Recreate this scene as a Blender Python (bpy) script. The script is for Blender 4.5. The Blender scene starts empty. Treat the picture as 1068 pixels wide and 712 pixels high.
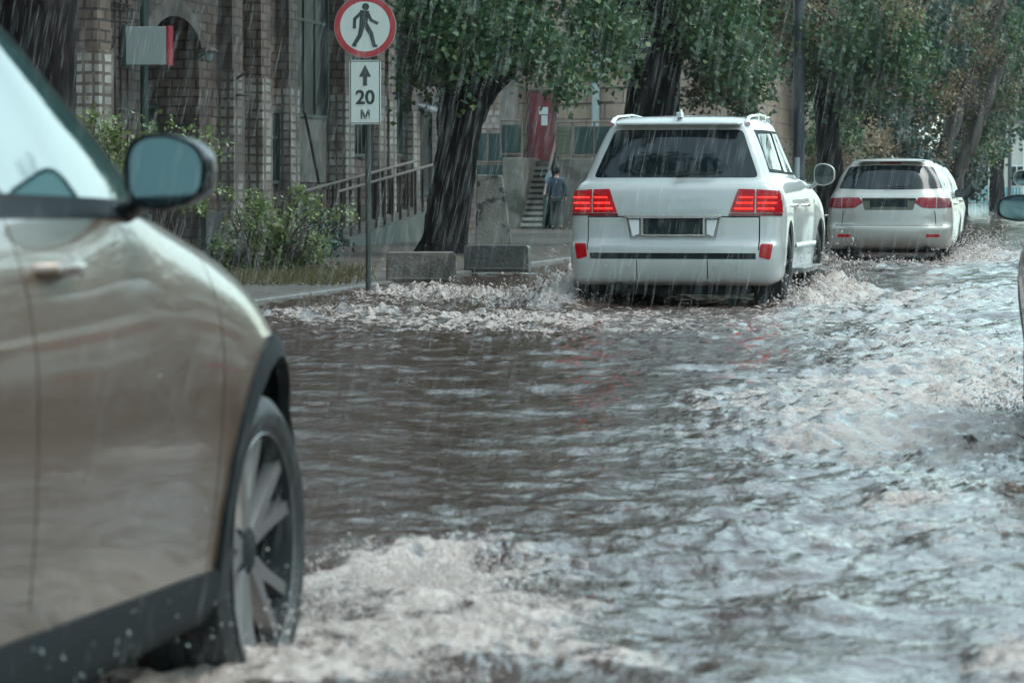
import bpy, bmesh, math, random
import numpy as np
from mathutils import Vector, Matrix
random.seed(7); rng = np.random.default_rng(11)
R = math.radians
sc = bpy.context.scene
col = sc.collection

# ------------------------------------------------------------------ camera
YAW, PITCH, FPX, CAMH = 9.5, 2.56, 3600.0, 1.2
cam_d = bpy.data.cameras.new('camera'); cam = bpy.data.objects.new('camera', cam_d); col.objects.link(cam)
cam.location = (0, 0, CAMH); cam.rotation_euler = (R(90 - PITCH), 0, R(YAW))
cam_d.sensor_width = 36; cam_d.lens = FPX / 1068 * 36; cam_d.clip_start = .1; cam_d.clip_end = 3000
cam_d.dof.use_dof = True; cam_d.dof.focus_distance = 33.0; cam_d.dof.aperture_fstop = 7.5
sc.camera = cam
CM = Matrix.LocRotScale(cam.location, cam.rotation_euler, None)
ORG = np.array([0, 0, CAMH])
def ray(px, py):
    v = CM.to_3x3() @ Vector(((px - 534) / FPX, -(py - 356) / FPX, -1)); return np.array(v)
def G(px, py, z):
    d = ray(px, py); return ORG + d * ((z - CAMH) / d[2])
def AtD(px, py, D):
    return ORG + ray(px, py) * D
def AtX(px, py, X):
    d = ray(px, py); return ORG + d * (X / d[0])
def AtY(px, py, Y):
    d = ray(px, py); return ORG + d * (Y / d[1])

# ------------------------------------------------------------------ object helpers
def link(o, parent=None):
    col.objects.link(o)
    if parent is not None: o.parent = parent
    return o
def tag(o, label=None, cat=None, group=None, kind=None):
    if label: o['label'] = label
    if cat: o['category'] = cat
    if group: o['group'] = group
    if kind: o['kind'] = kind
    return o
def empty(name, loc=(0, 0, 0), rz=0, label=None, cat=None, group=None):
    o = bpy.data.objects.new(name, None); o.empty_display_size = .2
    o.location = loc; o.rotation_euler = (0, 0, rz); link(o); tag(o, label, cat, group); return o
def kids(o): return [c for c in bpy.data.objects if c.parent == o]
def copy_tree(o, parent=None):
    c = o.copy(); link(c); c.parent = parent
    for ch in kids(o): copy_tree(ch, c)
    return c

class MB:
    def __init__(s): s.v = []; s.f = []; s.m = []
    def add(s, verts, faces, mi=0):
        b = len(s.v); s.v += [tuple(map(float, v)) for v in verts]
        s.f += [tuple(i + b for i in f) for f in faces]; s.m += [mi] * len(faces); return s
    def box(s, c, size, rz=0, mi=0, rot=None):
        x, y, z = [q / 2 for q in size]
        M = rot if rot is not None else Matrix.Rotation(rz, 3, 'Z')
        vs = [M @ Vector(p) + Vector(c) for p in ((-x,-y,-z),(x,-y,-z),(x,y,-z),(-x,y,-z),(-x,-y,z),(x,-y,z),(x,y,z),(-x,y,z))]
        return s.add(vs, [(3,2,1,0),(4,5,6,7),(0,1,5,4),(1,2,6,5),(2,3,7,6),(3,0,4,7)], mi)
    def box2(s, a, b, mi=0):
        return s.box([(p + q) / 2 for p, q in zip(a, b)], [abs(q - p) for p, q in zip(a, b)], mi=mi)
    def tube(s, pts, rad, n=8, caps=True, mi=0, flat=1.0):
        pts = [Vector(p) for p in pts]
        if not hasattr(rad, '__len__'): rad = [rad] * len(pts)
        rings = []; up = None
        for i, p in enumerate(pts):
            d = (pts[min(i + 1, len(pts) - 1)] - pts[max(i - 1, 0)]).normalized()
            if up is None: up = Vector((0, 0, 1)) if abs(d.z) < .9 else Vector((0, 1, 0))
            a = d.cross(up).normalized(); b = a.cross(d).normalized(); up = b
            rings.append([p + (a * math.cos(t) + b * math.sin(t) * flat) * rad[i] for t in [2 * math.pi * k / n for k in range(n)]])
        vs = [v for r in rings for v in r]; fs = []
        for i in range(len(pts) - 1):
            for k in range(n):
                fs.append((i*n+k, i*n+(k+1)%n, (i+1)*n+(k+1)%n, (i+1)*n+k))
        if caps:
            fs.append(tuple(range(n-1, -1, -1))); fs.append(tuple((len(pts)-1)*n+k for k in range(n)))
        return s.add(vs, fs, mi)
    def prism(s, poly, axis, a0, a1, mi=0):
        """poly: 2D points; axis 'x','y','z' = extrusion axis"""
        def p3(p, a):
            return {'x': (a, p[0], p[1]), 'y': (p[0], a, p[1]), 'z': (p[0], p[1], a)}[axis]
        n = len(poly)
        vs = [p3(p, a0) for p in poly] + [p3(p, a1) for p in poly]
        fs = [tuple(range(n)), tuple(range(2*n-1, n-1, -1))] + [(i, (i+n), (i+1)%n+n, (i+1)%n) for i in range(n)]
        return s.add(vs, fs, mi)
    def lathe(s, prof, n=48, axis='x', mi=0, closed=False):
        """prof: (r, a) points, revolved about axis"""
        vs = []; m = len(prof)
        for k in range(n):
            t = 2 * math.pi * k / n; c, q = math.cos(t), math.sin(t)
            for r, a in prof:
                vs.append({'x': (a, r*c, r*q), 'z': (r*c, r*q, a), 'y': (r*c, a, r*q)}[axis])
        fs = []
        for k in range(n):
            k2 = (k + 1) % n
            for i in range(m - (0 if closed else 1)):
                j = (i + 1) % m
                fs.append((k*m+i, k*m+j, k2*m+j, k2*m+i))
        return s.add(vs, fs, mi)
    def build(s, name, mats, parent=None, smooth=False, bevel=0, loc=None, rz=0, fix=True):
        me = bpy.data.meshes.new(name); me.from_pydata(s.v, [], s.f)
        for m in (mats if isinstance(mats, (list, tuple)) else [mats]): me.materials.append(m)
        if any(s.m): me.polygons.foreach_set('material_index', s.m)
        if fix:
            bm = bmesh.new(); bm.from_mesh(me); bmesh.ops.recalc_face_normals(bm, faces=bm.faces); bm.to_mesh(me); bm.free()
        if smooth: me.polygons.foreach_set('use_smooth', [True] * len(me.polygons))
        o = bpy.data.objects.new(name, me); link(o, parent)
        if loc is not None: o.location = loc; o.rotation_euler = (0, 0, rz)
        if smooth == 'auto':
            md = o.modifiers.new('es', 'EDGE_SPLIT'); md.split_angle = R(35)
        if bevel:
            md = o.modifiers.new('bevel', 'BEVEL'); md.width = bevel; md.segments = 2; md.limit_method = 'ANGLE'
        return o

# ------------------------------------------------------------------ noise
_perm = rng.permutation(512).astype(np.int64); _perm = np.concatenate([_perm] * 4)
_gr = rng.normal(size=(512, 3)); _gr /= np.linalg.norm(_gr, axis=1)[:, None]
def pnoise(x, y, z=None):
    x = np.asarray(x, float); y = np.asarray(y, float)
    z = np.zeros_like(x) if z is None else np.asarray(z, float)
    xi, yi, zi = np.floor(x).astype(np.int64), np.floor(y).astype(np.int64), np.floor(z).astype(np.int64)
    xf, yf, zf = x - xi, y - yi, z - zi
    fd = lambda t: t*t*t*(t*(t*6-15)+10)
    u, v, w = fd(xf), fd(yf), fd(zf)
    out = 0
    for dx in (0, 1):
        for dy in (0, 1):
            for dz in (0, 1):
                h = _perm[(_perm[(_perm[(xi+dx) & 511] + yi + dy) & 511] + zi + dz) & 511]
                g = _gr[h]
                d = g[..., 0]*(xf-dx) + g[..., 1]*(yf-dy) + g[..., 2]*(zf-dz)
                out = out + d*(u if dx else 1-u)*(v if dy else 1-v)*(w if dz else 1-w)
    return out * 1.6
def fbm(x, y, z=None, o=4):
    t = 0; a = .5; s = 1
    for i in range(o):
        t = t + a * pnoise(x*s + 17*i, y*s - 9*i, None if z is None else z*s); a *= .5; s *= 2.03
    return t

# ------------------------------------------------------------------ materials
def mat(name): 
    m = bpy.data.materials.new(name); m.use_nodes = True
    nt = m.node_tree; b = nt.nodes['Principled BSDF']; return m, nt, b
def N(nt, t, **kw):
    n = nt.nodes.new(t)
    for k, v in kw.items():
        if k in n.inputs: n.inputs[k].default_value = v
        else: setattr(n, k, v)
    return n
def L(nt, a, ao, b, bi): nt.links.new(a.outputs[ao], b.inputs[bi])
def rgba(c): return (c[0], c[1], c[2], 1)
def noise_mat(name, c1, c2, scale=5, rough=.6, bump=0, bscale=None, detail=6, metallic=0, coat=0, spec=.5, stretch=None, contrast=(.35, .65), c3=None, s3=1.2):
    m, nt, b = mat(name)
    tc = N(nt, 'ShaderNodeTexCoord'); src = (tc, 'Object')
    if stretch:
        mp = N(nt, 'ShaderNodeMapping'); mp.inputs['Scale'].default_value = stretch; L(nt, tc, 'Object', mp, 'Vector'); src = (mp, 'Vector')
    n = N(nt, 'ShaderNodeTexNoise', Scale=scale, Detail=detail); L(nt, src[0], src[1], n, 'Vector')
    r = N(nt, 'ShaderNodeValToRGB'); L(nt, n, 'Fac', r, 'Fac')
    r.color_ramp.elements[0].position, r.color_ramp.elements[1].position = contrast
    r.color_ramp.elements[0].color, r.color_ramp.elements[1].color = rgba(c1), rgba(c2)
    outc = (r, 'Color')
    if c3:
        n3 = N(nt, 'ShaderNodeTexNoise', Scale=s3, Detail=4); L(nt, src[0], src[1], n3, 'Vector')
        r3 = N(nt, 'ShaderNodeValToRGB'); L(nt, n3, 'Fac', r3, 'Fac'); r3.color_ramp.elements[0].position = .5; r3.color_ramp.elements[1].position = .62
        mx = N(nt, 'ShaderNodeMix', data_type='RGBA'); L(nt, r3, 'Color', mx, 'Factor'); L(nt, r, 'Color', mx, 'A'); mx.inputs['B'].default_value = rgba(c3); outc = (mx, 'Result')
    nt.links.new(outc[0].outputs[outc[1]] if outc[1] != 'Result' else mx.outputs[2], b.inputs['Base Color'])
    b.inputs['Roughness'].default_value = rough; b.inputs['Metallic'].default_value = metallic
    b.inputs['Coat Weight'].default_value = coat; b.inputs['Coat Roughness'].default_value = .04
    b.inputs['Specular IOR Level'].default_value = spec
    if bump:
        n2 = N(nt, 'ShaderNodeTexNoise', Scale=bscale or scale * 4, Detail=8); L(nt, src[0], src[1], n2, 'Vector')
        bp = N(nt, 'ShaderNodeBump', Strength=bump, Distance=.02); L(nt, n2, 'Fac', bp, 'Height'); L(nt, bp, 'Normal', b, 'Normal')
    return m
# fix for Mix colour sockets (named A/B exist for several types)
def mixc(nt, fac, a, b):
    mx = nt.nodes.new('ShaderNodeMix'); mx.data_type = 'RGBA'
    def put(sock, v):
        if isinstance(v, tuple) and hasattr(v[0], 'outputs'): nt.links.new(v[0].outputs[v[1]], sock)
        elif hasattr(v, '__len__'): sock.default_value = rgba(v)
        else: sock.default_value = v
    put(mx.inputs[0], fac); put(mx.inputs[6], a); put(mx.inputs[7], b)
    return (mx, 2)
def noise_mat2(name, c1, c2, c3, scale, s3, rough=.7, bump=.3, bscale=30, thr=(.5, .6), stretch=None):
    m, nt, b = mat(name); tc = N(nt, 'ShaderNodeTexCoord'); src = (tc, 'Object')
    if stretch:
        mp = N(nt, 'ShaderNodeMapping'); mp.inputs['Scale'].default_value = stretch; L(nt, tc, 'Object', mp, 'Vector'); src = (mp, 'Vector')
    def ns(s, lo, hi):
        n = N(nt, 'ShaderNodeTexNoise', Scale=s, Detail=7); L(nt, src[0], src[1], n, 'Vector')
        r = N(nt, 'ShaderNodeMapRange'); r.inputs[1].default_value = lo; r.inputs[2].default_value = hi; L(nt, n, 'Fac', r, 'Value'); return (r, 'Result')
    c = mixc(nt, ns(scale, .35, .65), c1, c2); c = mixc(nt, ns(s3, *thr), c, c3)
    nt.links.new(c[0].outputs[c[1]], b.inputs['Base Color']); b.inputs['Roughness'].default_value = rough
    n2 = N(nt, 'ShaderNodeTexNoise', Scale=bscale, Detail=8); L(nt, src[0], src[1], n2, 'Vector')
    bp = N(nt, 'ShaderNodeBump', Strength=bump, Distance=.03); L(nt, n2, 'Fac', bp, 'Height'); L(nt, bp, 'Normal', b, 'Normal')
    return m
def plain(name, c, rough=.5, metallic=0, spec=.5, coat=0, emit=0, alpha=1):
    m, nt, b = mat(name)
    b.inputs['Base Color'].default_value = rgba(c); b.inputs['Roughness'].default_value = rough
    b.inputs['Metallic'].default_value = metallic; b.inputs['Specular IOR Level'].default_value = spec
    b.inputs['Coat Weight'].default_value = coat; b.inputs['Coat Roughness'].default_value = .03
    n = N(nt, 'ShaderNodeTexNoise', Scale=40, Detail=5); tc = N(nt, 'ShaderNodeTexCoord'); L(nt, tc, 'Object', n, 'Vector')
    r = N(nt, 'ShaderNodeMapRange'); r.inputs[3].default_value = max(0, rough - .05); r.inputs[4].default_value = min(1, rough + .08)
    L(nt, n, 'Fac', r, 'Value'); L(nt, r, 'Result', b, 'Roughness')
    if emit: b.inputs['Emission Color'].default_value = rgba(c); b.inputs['Emission Strength'].default_value = emit
    b.inputs['Alpha'].default_value = alpha
    return m
def paint(name, c, metallic=.0, dirt=(.16, .13, .11), dz=.75, damt=.5):
    """car paint: clear coat, rain beading bump and mud thrown up on the lower body"""
    m, nt, b = mat(name); tc = N(nt, 'ShaderNodeTexCoord')
    sep = N(nt, 'ShaderNodeSeparateXYZ'); L(nt, tc, 'Object', sep, 'Vector')
    n = N(nt, 'ShaderNodeTexNoise', Scale=9, Detail=8, Roughness=.7); L(nt, tc, 'Object', n, 'Vector')
    mr = N(nt, 'ShaderNodeMapRange'); mr.inputs[1].default_value = dz; mr.inputs[2].default_value = .3; L(nt, sep, 'Z', mr, 'Value')
    mr2 = N(nt, 'ShaderNodeMapRange'); mr2.inputs[1].default_value = .35; mr2.inputs[2].default_value = .75; L(nt, n, 'Fac', mr2, 'Value')
    mu = N(nt, 'ShaderNodeMath', operation='MULTIPLY'); L(nt, mr, 'Result', mu, 0); L(nt, mr2, 'Result', mu, 1)
    mu2 = N(nt, 'ShaderNodeMath', operation='MULTIPLY'); L(nt, mu, 'Value', mu2, 0); mu2.inputs[1].default_value = damt
    cc = mixc(nt, (mu2, 'Value'), c, dirt); nt.links.new(cc[0].outputs[2], b.inputs['Base Color'])
    b.inputs['Metallic'].default_value = metallic; b.inputs['Roughness'].default_value = .35
    b.inputs['Coat Weight'].default_value = .8; b.inputs['Coat Roughness'].default_value = .04
    v = N(nt, 'ShaderNodeTexVoronoi', Scale=130); L(nt, tc, 'Object', v, 'Vector')
    r = N(nt, 'ShaderNodeMapRange'); r.inputs[1].default_value = 0; r.inputs[2].default_value = .35; r.inputs[3].default_value = 1; r.inputs[4].default_value = 0
    L(nt, v, 'Distance', r, 'Value')
    bp = N(nt, 'ShaderNodeBump', Strength=.12, Distance=.003); L(nt, r, 'Result', bp, 'Height'); L(nt, bp, 'Normal', b, 'Coat Normal')
    return m
def brick_mat(name, c1, c2, mortar, w, h, msize=.02, wet=.5, bump=.6, off=.5, stain=(.05,.05,.05), ys=1.0, wear=.75):
    """masonry laid out on u = x + y, v = z (each wall face is square to an axis)"""
    m, nt, b = mat(name); tc = N(nt, 'ShaderNodeTexCoord')
    sp = N(nt, 'ShaderNodeSeparateXYZ'); L(nt, tc, 'Object', sp, 'Vector')
    ad = N(nt, 'ShaderNodeMath', operation='ADD'); my = N(nt, 'ShaderNodeMath', operation='MULTIPLY'); L(nt, sp, 'Y', my, 0); my.inputs[1].default_value = ys
    L(nt, sp, 'X', ad, 0); L(nt, my, 'Value', ad, 1)
    cb = N(nt, 'ShaderNodeCombineXYZ'); L(nt, ad, 'Value', cb, 'X'); L(nt, sp, 'Z', cb, 'Y')
    br = N(nt, 'ShaderNodeTexBrick', Scale=1.0); br.offset = off
    br.inputs['Brick Width'].default_value = w; br.inputs['Row Height'].default_value = h; br.inputs['Mortar Size'].default_value = msize
    br.inputs['Mortar Smooth'].default_value = .1; br.inputs['Bias'].default_value = 0
    br.inputs['Color1'].default_value = rgba(c1); br.inputs['Color2'].default_value = rgba(c2); br.inputs['Mortar'].default_value = rgba(mortar)
    nd = N(nt, 'ShaderNodeTexNoise', Scale=2.5, Detail=3); L(nt, tc, 'Object', nd, 'Vector')
    vm = N(nt, 'ShaderNodeVectorMath', operation='MULTIPLY_ADD'); L(nt, nd, 'Color', vm, 0); vm.inputs[1].default_value = (.055, .05, 0); L(nt, cb, 'Vector', vm, 2)
    L(nt, vm, 'Vector', br, 'Vector')
    n = N(nt, 'ShaderNodeTexNoise', Scale=.9, Detail=8, Roughness=.65); L(nt, tc, 'Object', n, 'Vector')
    r = N(nt, 'ShaderNodeMapRange'); r.inputs[1].default_value = .45; r.inputs[2].default_value = .64; r.inputs[4].default_value = .85; L(nt, n, 'Fac', r, 'Value')
    n9 = N(nt, 'ShaderNodeTexNoise', Scale=3.2, Detail=6, Roughness=.7); L(nt, tc, 'Object', n9, 'Vector')
    r9 = N(nt, 'ShaderNodeMapRange'); r9.inputs[1].default_value = .50; r9.inputs[2].default_value = .62; r9.inputs[4].default_value = wear; L(nt, n9, 'Fac', r9, 'Value')
    c9 = mixc(nt, (r9, 'Result'), (br, 'Color'), c2)
    c = mixc(nt, (r, 'Result'), c9, stain)
    nt.links.new(c[0].outputs[2], b.inputs['Base Color']); b.inputs['Roughness'].default_value = wet
    bp = N(nt, 'ShaderNodeBump', Strength=bump, Distance=.02, invert=True); L(nt, br, 'Fac', bp, 'Height'); L(nt, bp, 'Normal', b, 'Normal')
    return m
def leaf_mat(name, cols, rough=.45, trans=.25):
    m, nt, b = mat(name); g = N(nt, 'ShaderNodeNewGeometry'); r = N(nt, 'ShaderNodeValToRGB'); L(nt, g, 'Random Per Island', r, 'Fac')
    el = r.color_ramp.elements
    el[0].color = rgba(cols[0]); el[1].color = rgba(cols[-1])
    for i, c in enumerate(cols[1:-1]):
        e = el.new((i + 1) / (len(cols) - 1)); e.color = rgba(c)
    nt.links.new(r.outputs['Color'], b.inputs['Base Color']); b.inputs['Roughness'].default_value = rough
    tr = N(nt, 'ShaderNodeBsdfTranslucent'); L(nt, r, 'Color', tr, 'Color')
    mx = N(nt, 'ShaderNodeMixShader'); mx.inputs[0].default_value = trans
    L(nt, b, 'BSDF', mx, 1); L(nt, tr, 'BSDF', mx, 2); L(nt, mx, 'Shader', nt.nodes['Material Output'], 'Surface')
    return m
M = {}
M['white'] = paint('white_paint', (.43, .455, .45), dirt=(.42, .38, .35), damt=.45)
M['slate'] = paint('slate_paint', (.035, .042, .045), dirt=(.1, .09, .08))
M['pearl'] = paint('pearl_paint', (.36, .355, .325), metallic=.1, dirt=(.35, .3, .26), damt=.55)
M['taupe'] = paint('taupe_paint', (.112, .069, .046), metallic=.3, dirt=(.08, .054, .020), dz=.9, damt=.9)  # dirt here also paints the olive reflected in the lower flank
M['black_trim'] = plain('black_trim', (.010, .014, .016), .7, spec=.2)
M['gloss_black'] = plain('gloss_black', (.01, .012, .014), .25, spec=.35)
M['rubber'] = plain('rubber_trim', (.008, .011, .013), .6, spec=.12)
M['dark_recess'] = plain('recess_olive', (.11, .11, .085), .4, spec=.2)
M['under'] = plain('underbody_black', (.008, .01, .011), .8)
M['glass'] = plain('tinted_glass', (.006, .012, .014), .02, spec=.42)
M['glass2'] = plain('side_glass', (.02, .04, .045), .02, spec=.8)
M['glass3'] = plain('wet_side_glass', (.02, .05, .055), .02, spec=1.0); M['glass3'].node_tree.nodes['Principled BSDF'].inputs['IOR'].default_value = 2.1
M['mirror_dark'] = plain('dark_mirror_glass', (.03, .04, .04), .08)  # near-black instead of mirroring: the dark reflection is in the colour
M['chrome'] = plain('chrome', (.72, .75, .76), .14, metallic=1)
M['alu'] = plain('alloy', (.27, .265, .265), .33, metallic=.85)
M['tyre'] = noise_mat('tyre_rubber', (.012, .015, .017), (.03, .032, .034), 12, .55, .2)
M['lamp_red'] = plain('lamp_red', (.20, .003, .006), .15, spec=.2, emit=.16)
M['lamp_dark'] = plain('lamp_dark_red', (.11, .008, .014), .15, spec=.4, emit=.05)
M['lamp_lit'] = plain('lamp_lit', (1, .03, .02), .3, spec=.2, emit=.48)
M['lamp_amber'] = plain('lamp_amber', (.75, .12, .03), .1, coat=.6, emit=.25)
M['lamp_clear'] = plain('lamp_clear', (.78, .80, .80), .12, coat=.8)
M['mirror'] = plain('mirror_glass', (.15, .23, .24), .04, metallic=1)  # dark teal tint paints the dim street reflection into the glass
M['lamp_dull'] = plain('lamp_dull_red', (.15, .006, .012), .15, spec=.25, emit=.07)
M['plate'] = plain('dark_plate', (.012, .022, .024), .5, spec=.12)
# ------------------------------------------------------------------ vehicles
def catmull(P, counts):
    """P (n,K,3): centripetal Catmull-Rom through rows of P, K curves at once; ghosts already at both ends"""
    n = len(P); eps = 1e-4
    d = np.linalg.norm(P[1:] - P[:-1], axis=2) ** .5 + eps
    t = np.concatenate([np.zeros((1, P.shape[1])), np.cumsum(d, 0)])
    out = []
    for i in range(1, n - 2):
        c = counts[i - 1]
        for k in range(c + (1 if i == n - 3 else 0)):
            tt = t[i] + (t[i+1] - t[i]) * (k / c)
            def lp(a, b, ta, tb):
                w = ((tt - ta) / (tb - ta))[:, None]; return a * (1 - w) + b * w
            A1 = lp(P[i-1], P[i], t[i-1], t[i]); A2 = lp(P[i], P[i+1], t[i], t[i+1]); A3 = lp(P[i+1], P[i+2], t[i+1], t[i+2])
            B1 = lp(A1, A2, t[i-1], t[i+1]); B2 = lp(A2, A3, t[i], t[i+2])
            out.append(lp(B1, B2, t[i], t[i+1]))
    return np.array(out)
def ring(zr, zs, zf, yr, br, cr, wr, wm, wf, cf, bf, yf):
    k = .29
    y4 = yr + br + cr; y8 = yf - bf - cf
    pts = [(0, yr, zr), (.55*wr, yr+.28*br, zr), (wr-cr, yr+br, zr), (wr-k*cr, yr+br+k*cr, zr), (wr, y4, zr*.8+zs*.2)]
    for f in (.28, .5, .72):
        y = y4 + (y8 - y4) * f
        pts.append((wm + (wr-wm)*max(0, .28-f) + (wf-wm)*max(0, f-.72), y, zs))
    pts += [(wf, y8, zf*.7+zs*.3), (wf-k*cf, yf-bf-k*cf, zf), (wf-cf, yf-bf, zf), (.55*wf, yf-.28*bf, zf), (0, yf, zf)]
    return pts
def car_grid(rings, res=.045):
    P = np.array(rings, float)                       # rings, 13, 3
    Q = P.transpose(1, 0, 2)                          # 13, rings, 3
    g0 = Q[1] * [-1, 1, 1]; g1 = Q[-2] * [-1, 1, 1]
    Q = np.concatenate([g0[None], Q, g1[None]])
    seg = np.linalg.norm(Q[2:-1] - Q[1:-2], axis=2).max(1)
    S = catmull(Q, [max(2, int(math.ceil(s / res))) for s in seg])   # U, rings, 3
    S = S.transpose(1, 0, 2)
    S = np.concatenate([(2*S[0]-S[1])[None], S, (2*S[-1]-S[-2])[None]])
    seg = np.linalg.norm(S[2:-1] - S[1:-2], axis=2)
    seg = np.percentile(seg, 70, axis=1)
    return catmull(S, [max(2, int(math.ceil(s / (res * .8)))) for s in seg])   # V, U, 3
def grid_bm(S):
    V, U, _ = S.shape; bm = bmesh.new(); rows = []
    for v in range(V):
        r = [bm.verts.new(S[v, u]) for u in range(U)]
        l = [r[0]] + [bm.verts.new(S[v, u] * [-1, 1, 1]) for u in range(1, U-1)] + [r[-1]]
        r[0].co.x = 0; r[-1].co.x = 0
        rows.append((r, l))
    for v in range(V-1):
        for u in range(U-1):
            a, b = rows[v], rows[v+1]
            bm.faces.new((a[0][u], a[0][u+1], b[0][u+1], b[0][u]))
            bm.faces.new((a[1][u+1], a[1][u], b[1][u], b[1][u+1]))
    bmesh.ops.remove_doubles(bm, verts=bm.verts, dist=2e-4)
    bmesh.ops.recalc_face_normals(bm, faces=bm.faces)
    if sum(f.normal.z * f.calc_area() for f in bm.faces if f.calc_center_median().z > 1.2) < 0:
        bmesh.ops.reverse_faces(bm, faces=bm.faces)
    return bm
AX = {'side': (1, 2), 'rear': (0, 2), 'top': (0, 1)}
def inpoly(x, y, poly):
    c = False; n = len(poly)
    for i in range(n):
        (x1, y1), (x2, y2) = poly[i], poly[i-1]
        if (y1 > y) != (y2 > y) and x < (x2-x1)*(y-y1)/(y2-y1)+x1: c = not c
    return c
def cut(bm, poly, view, cond):
    a, b = AX[view]
    x0, x1 = min(p[0] for p in poly)-.004, max(p[0] for p in poly)+.004
    y0, y1 = min(p[1] for p in poly)-.004, max(p[1] for p in poly)+.004
    def cand(fs):
        o = []
        for f in fs:
            if not f.is_valid: continue
            xs = [v.co[a] for v in f.verts]; ys = [v.co[b] for v in f.verts]
            if max(xs) > x0 and min(xs) < x1 and max(ys) > y0 and min(ys) < y1: o.append(f)
        return o
    fs = [f for f in cand(bm.faces) if cond(f.calc_center_median(), f.normal)]
    n = len(poly)
    for i in range(n):
        p, q = poly[i], poly[(i+1) % n]
        co = [0, 0, 0]; no = [0, 0, 0]; co[a], co[b] = p; no[a], no[b] = q[1]-p[1], -(q[0]-p[0])
        if abs(no[a]) + abs(no[b]) < 1e-7: continue
        geom = list(fs) + list({e for f in fs for e in f.edges}) + list({v for f in fs for v in f.verts})
        r = bmesh.ops.bisect_plane(bm, geom=geom, plane_co=co, plane_no=Vector(no).normalized(), dist=1e-5)
        s = set(fs) | {g for g in r['geom'] if isinstance(g, bmesh.types.BMFace)}
        fs = cand(s)
    res = []
    for f in fs:
        c = f.calc_center_median()
        if inpoly(c[a], c[b], poly): res.append(f)
    return res
def rounded(poly, r=.04, n=3):
    out = []; m = len(poly)
    for i in range(m):
        p = Vector(poly[i]); a = Vector(poly[i-1]) - p; b = Vector(poly[(i+1) % m]) - p
        rr = min(r, a.length*.45, b.length*.45); p0 = p + a.normalized()*rr; p1 = p + b.normalized()*rr
        for k in range(n+1):
            t = k / n; out.append(tuple(p0*(1-t)**2 + p*2*t*(1-t) + p1*t*t))
    return out
def thicken(bm, t):
    """turn every open edge inwards by t so the sheet shows its thickness"""
    bm.normal_update()
    nm = {v.index: v.normal.copy() for v in bm.verts}
    bm.verts.index_update(); nm = {tuple(round(c, 5) for c in v.co): v.normal.copy() for v in bm.verts}
    be = [e for e in bm.edges if len(e.link_faces) == 1]
    r = bmesh.ops.extrude_edge_only(bm, edges=be)
    for v in r['geom']:
        if isinstance(v, bmesh.types.BMVert):
            k = tuple(round(c, 5) for c in v.co)
            if k in nm: v.co -= nm[k] * t
def bm_obj(bm, name, m, parent, smooth=True):
    me = bpy.data.meshes.new(name); bm.to_mesh(me); bm.free()
    for q in (m if isinstance(m, (list, tuple)) else [m]): me.materials.append(q)
    if smooth: me.polygons.foreach_set('use_smooth', [True]*len(me.polygons))
    o = link(bpy.data.objects.new(name, me), parent)
    md = o.modifiers.new('es', 'EDGE_SPLIT'); md.split_angle = R(38)
    return o
def lift(bm, faces, push, t, name, m, parent):
    """take faces off the body as a part of their own, moved out by push and t thick"""
    nb = bmesh.new(); mp = {}
    for f in faces:
        vs = []
        for v in f.verts:
            if v not in mp: mp[v] = nb.verts.new(v.co + v.normal*push)
            vs.append(mp[v])
        try: nb.faces.new(vs)
        except ValueError: pass
    nb.normal_update()
    if t: thicken(nb, t)
    return bm_obj(nb, name, m, parent)
def circle(cy, cz, r, n=26): return [(cy + r*math.cos(2*math.pi*k/n), cz + r*math.sin(2*math.pi*k/n)) for k in range(n)]
def seg(p, q, w=.009):
    p, q = Vector(p), Vector(q); d = (q-p).normalized(); nn = Vector((-d.y, d.x))*w/2; d = d*w*.2
    return [tuple(p-nn-d), tuple(q-nn+d), tuple(q+nn+d), tuple(p+nn-d)]

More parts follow.
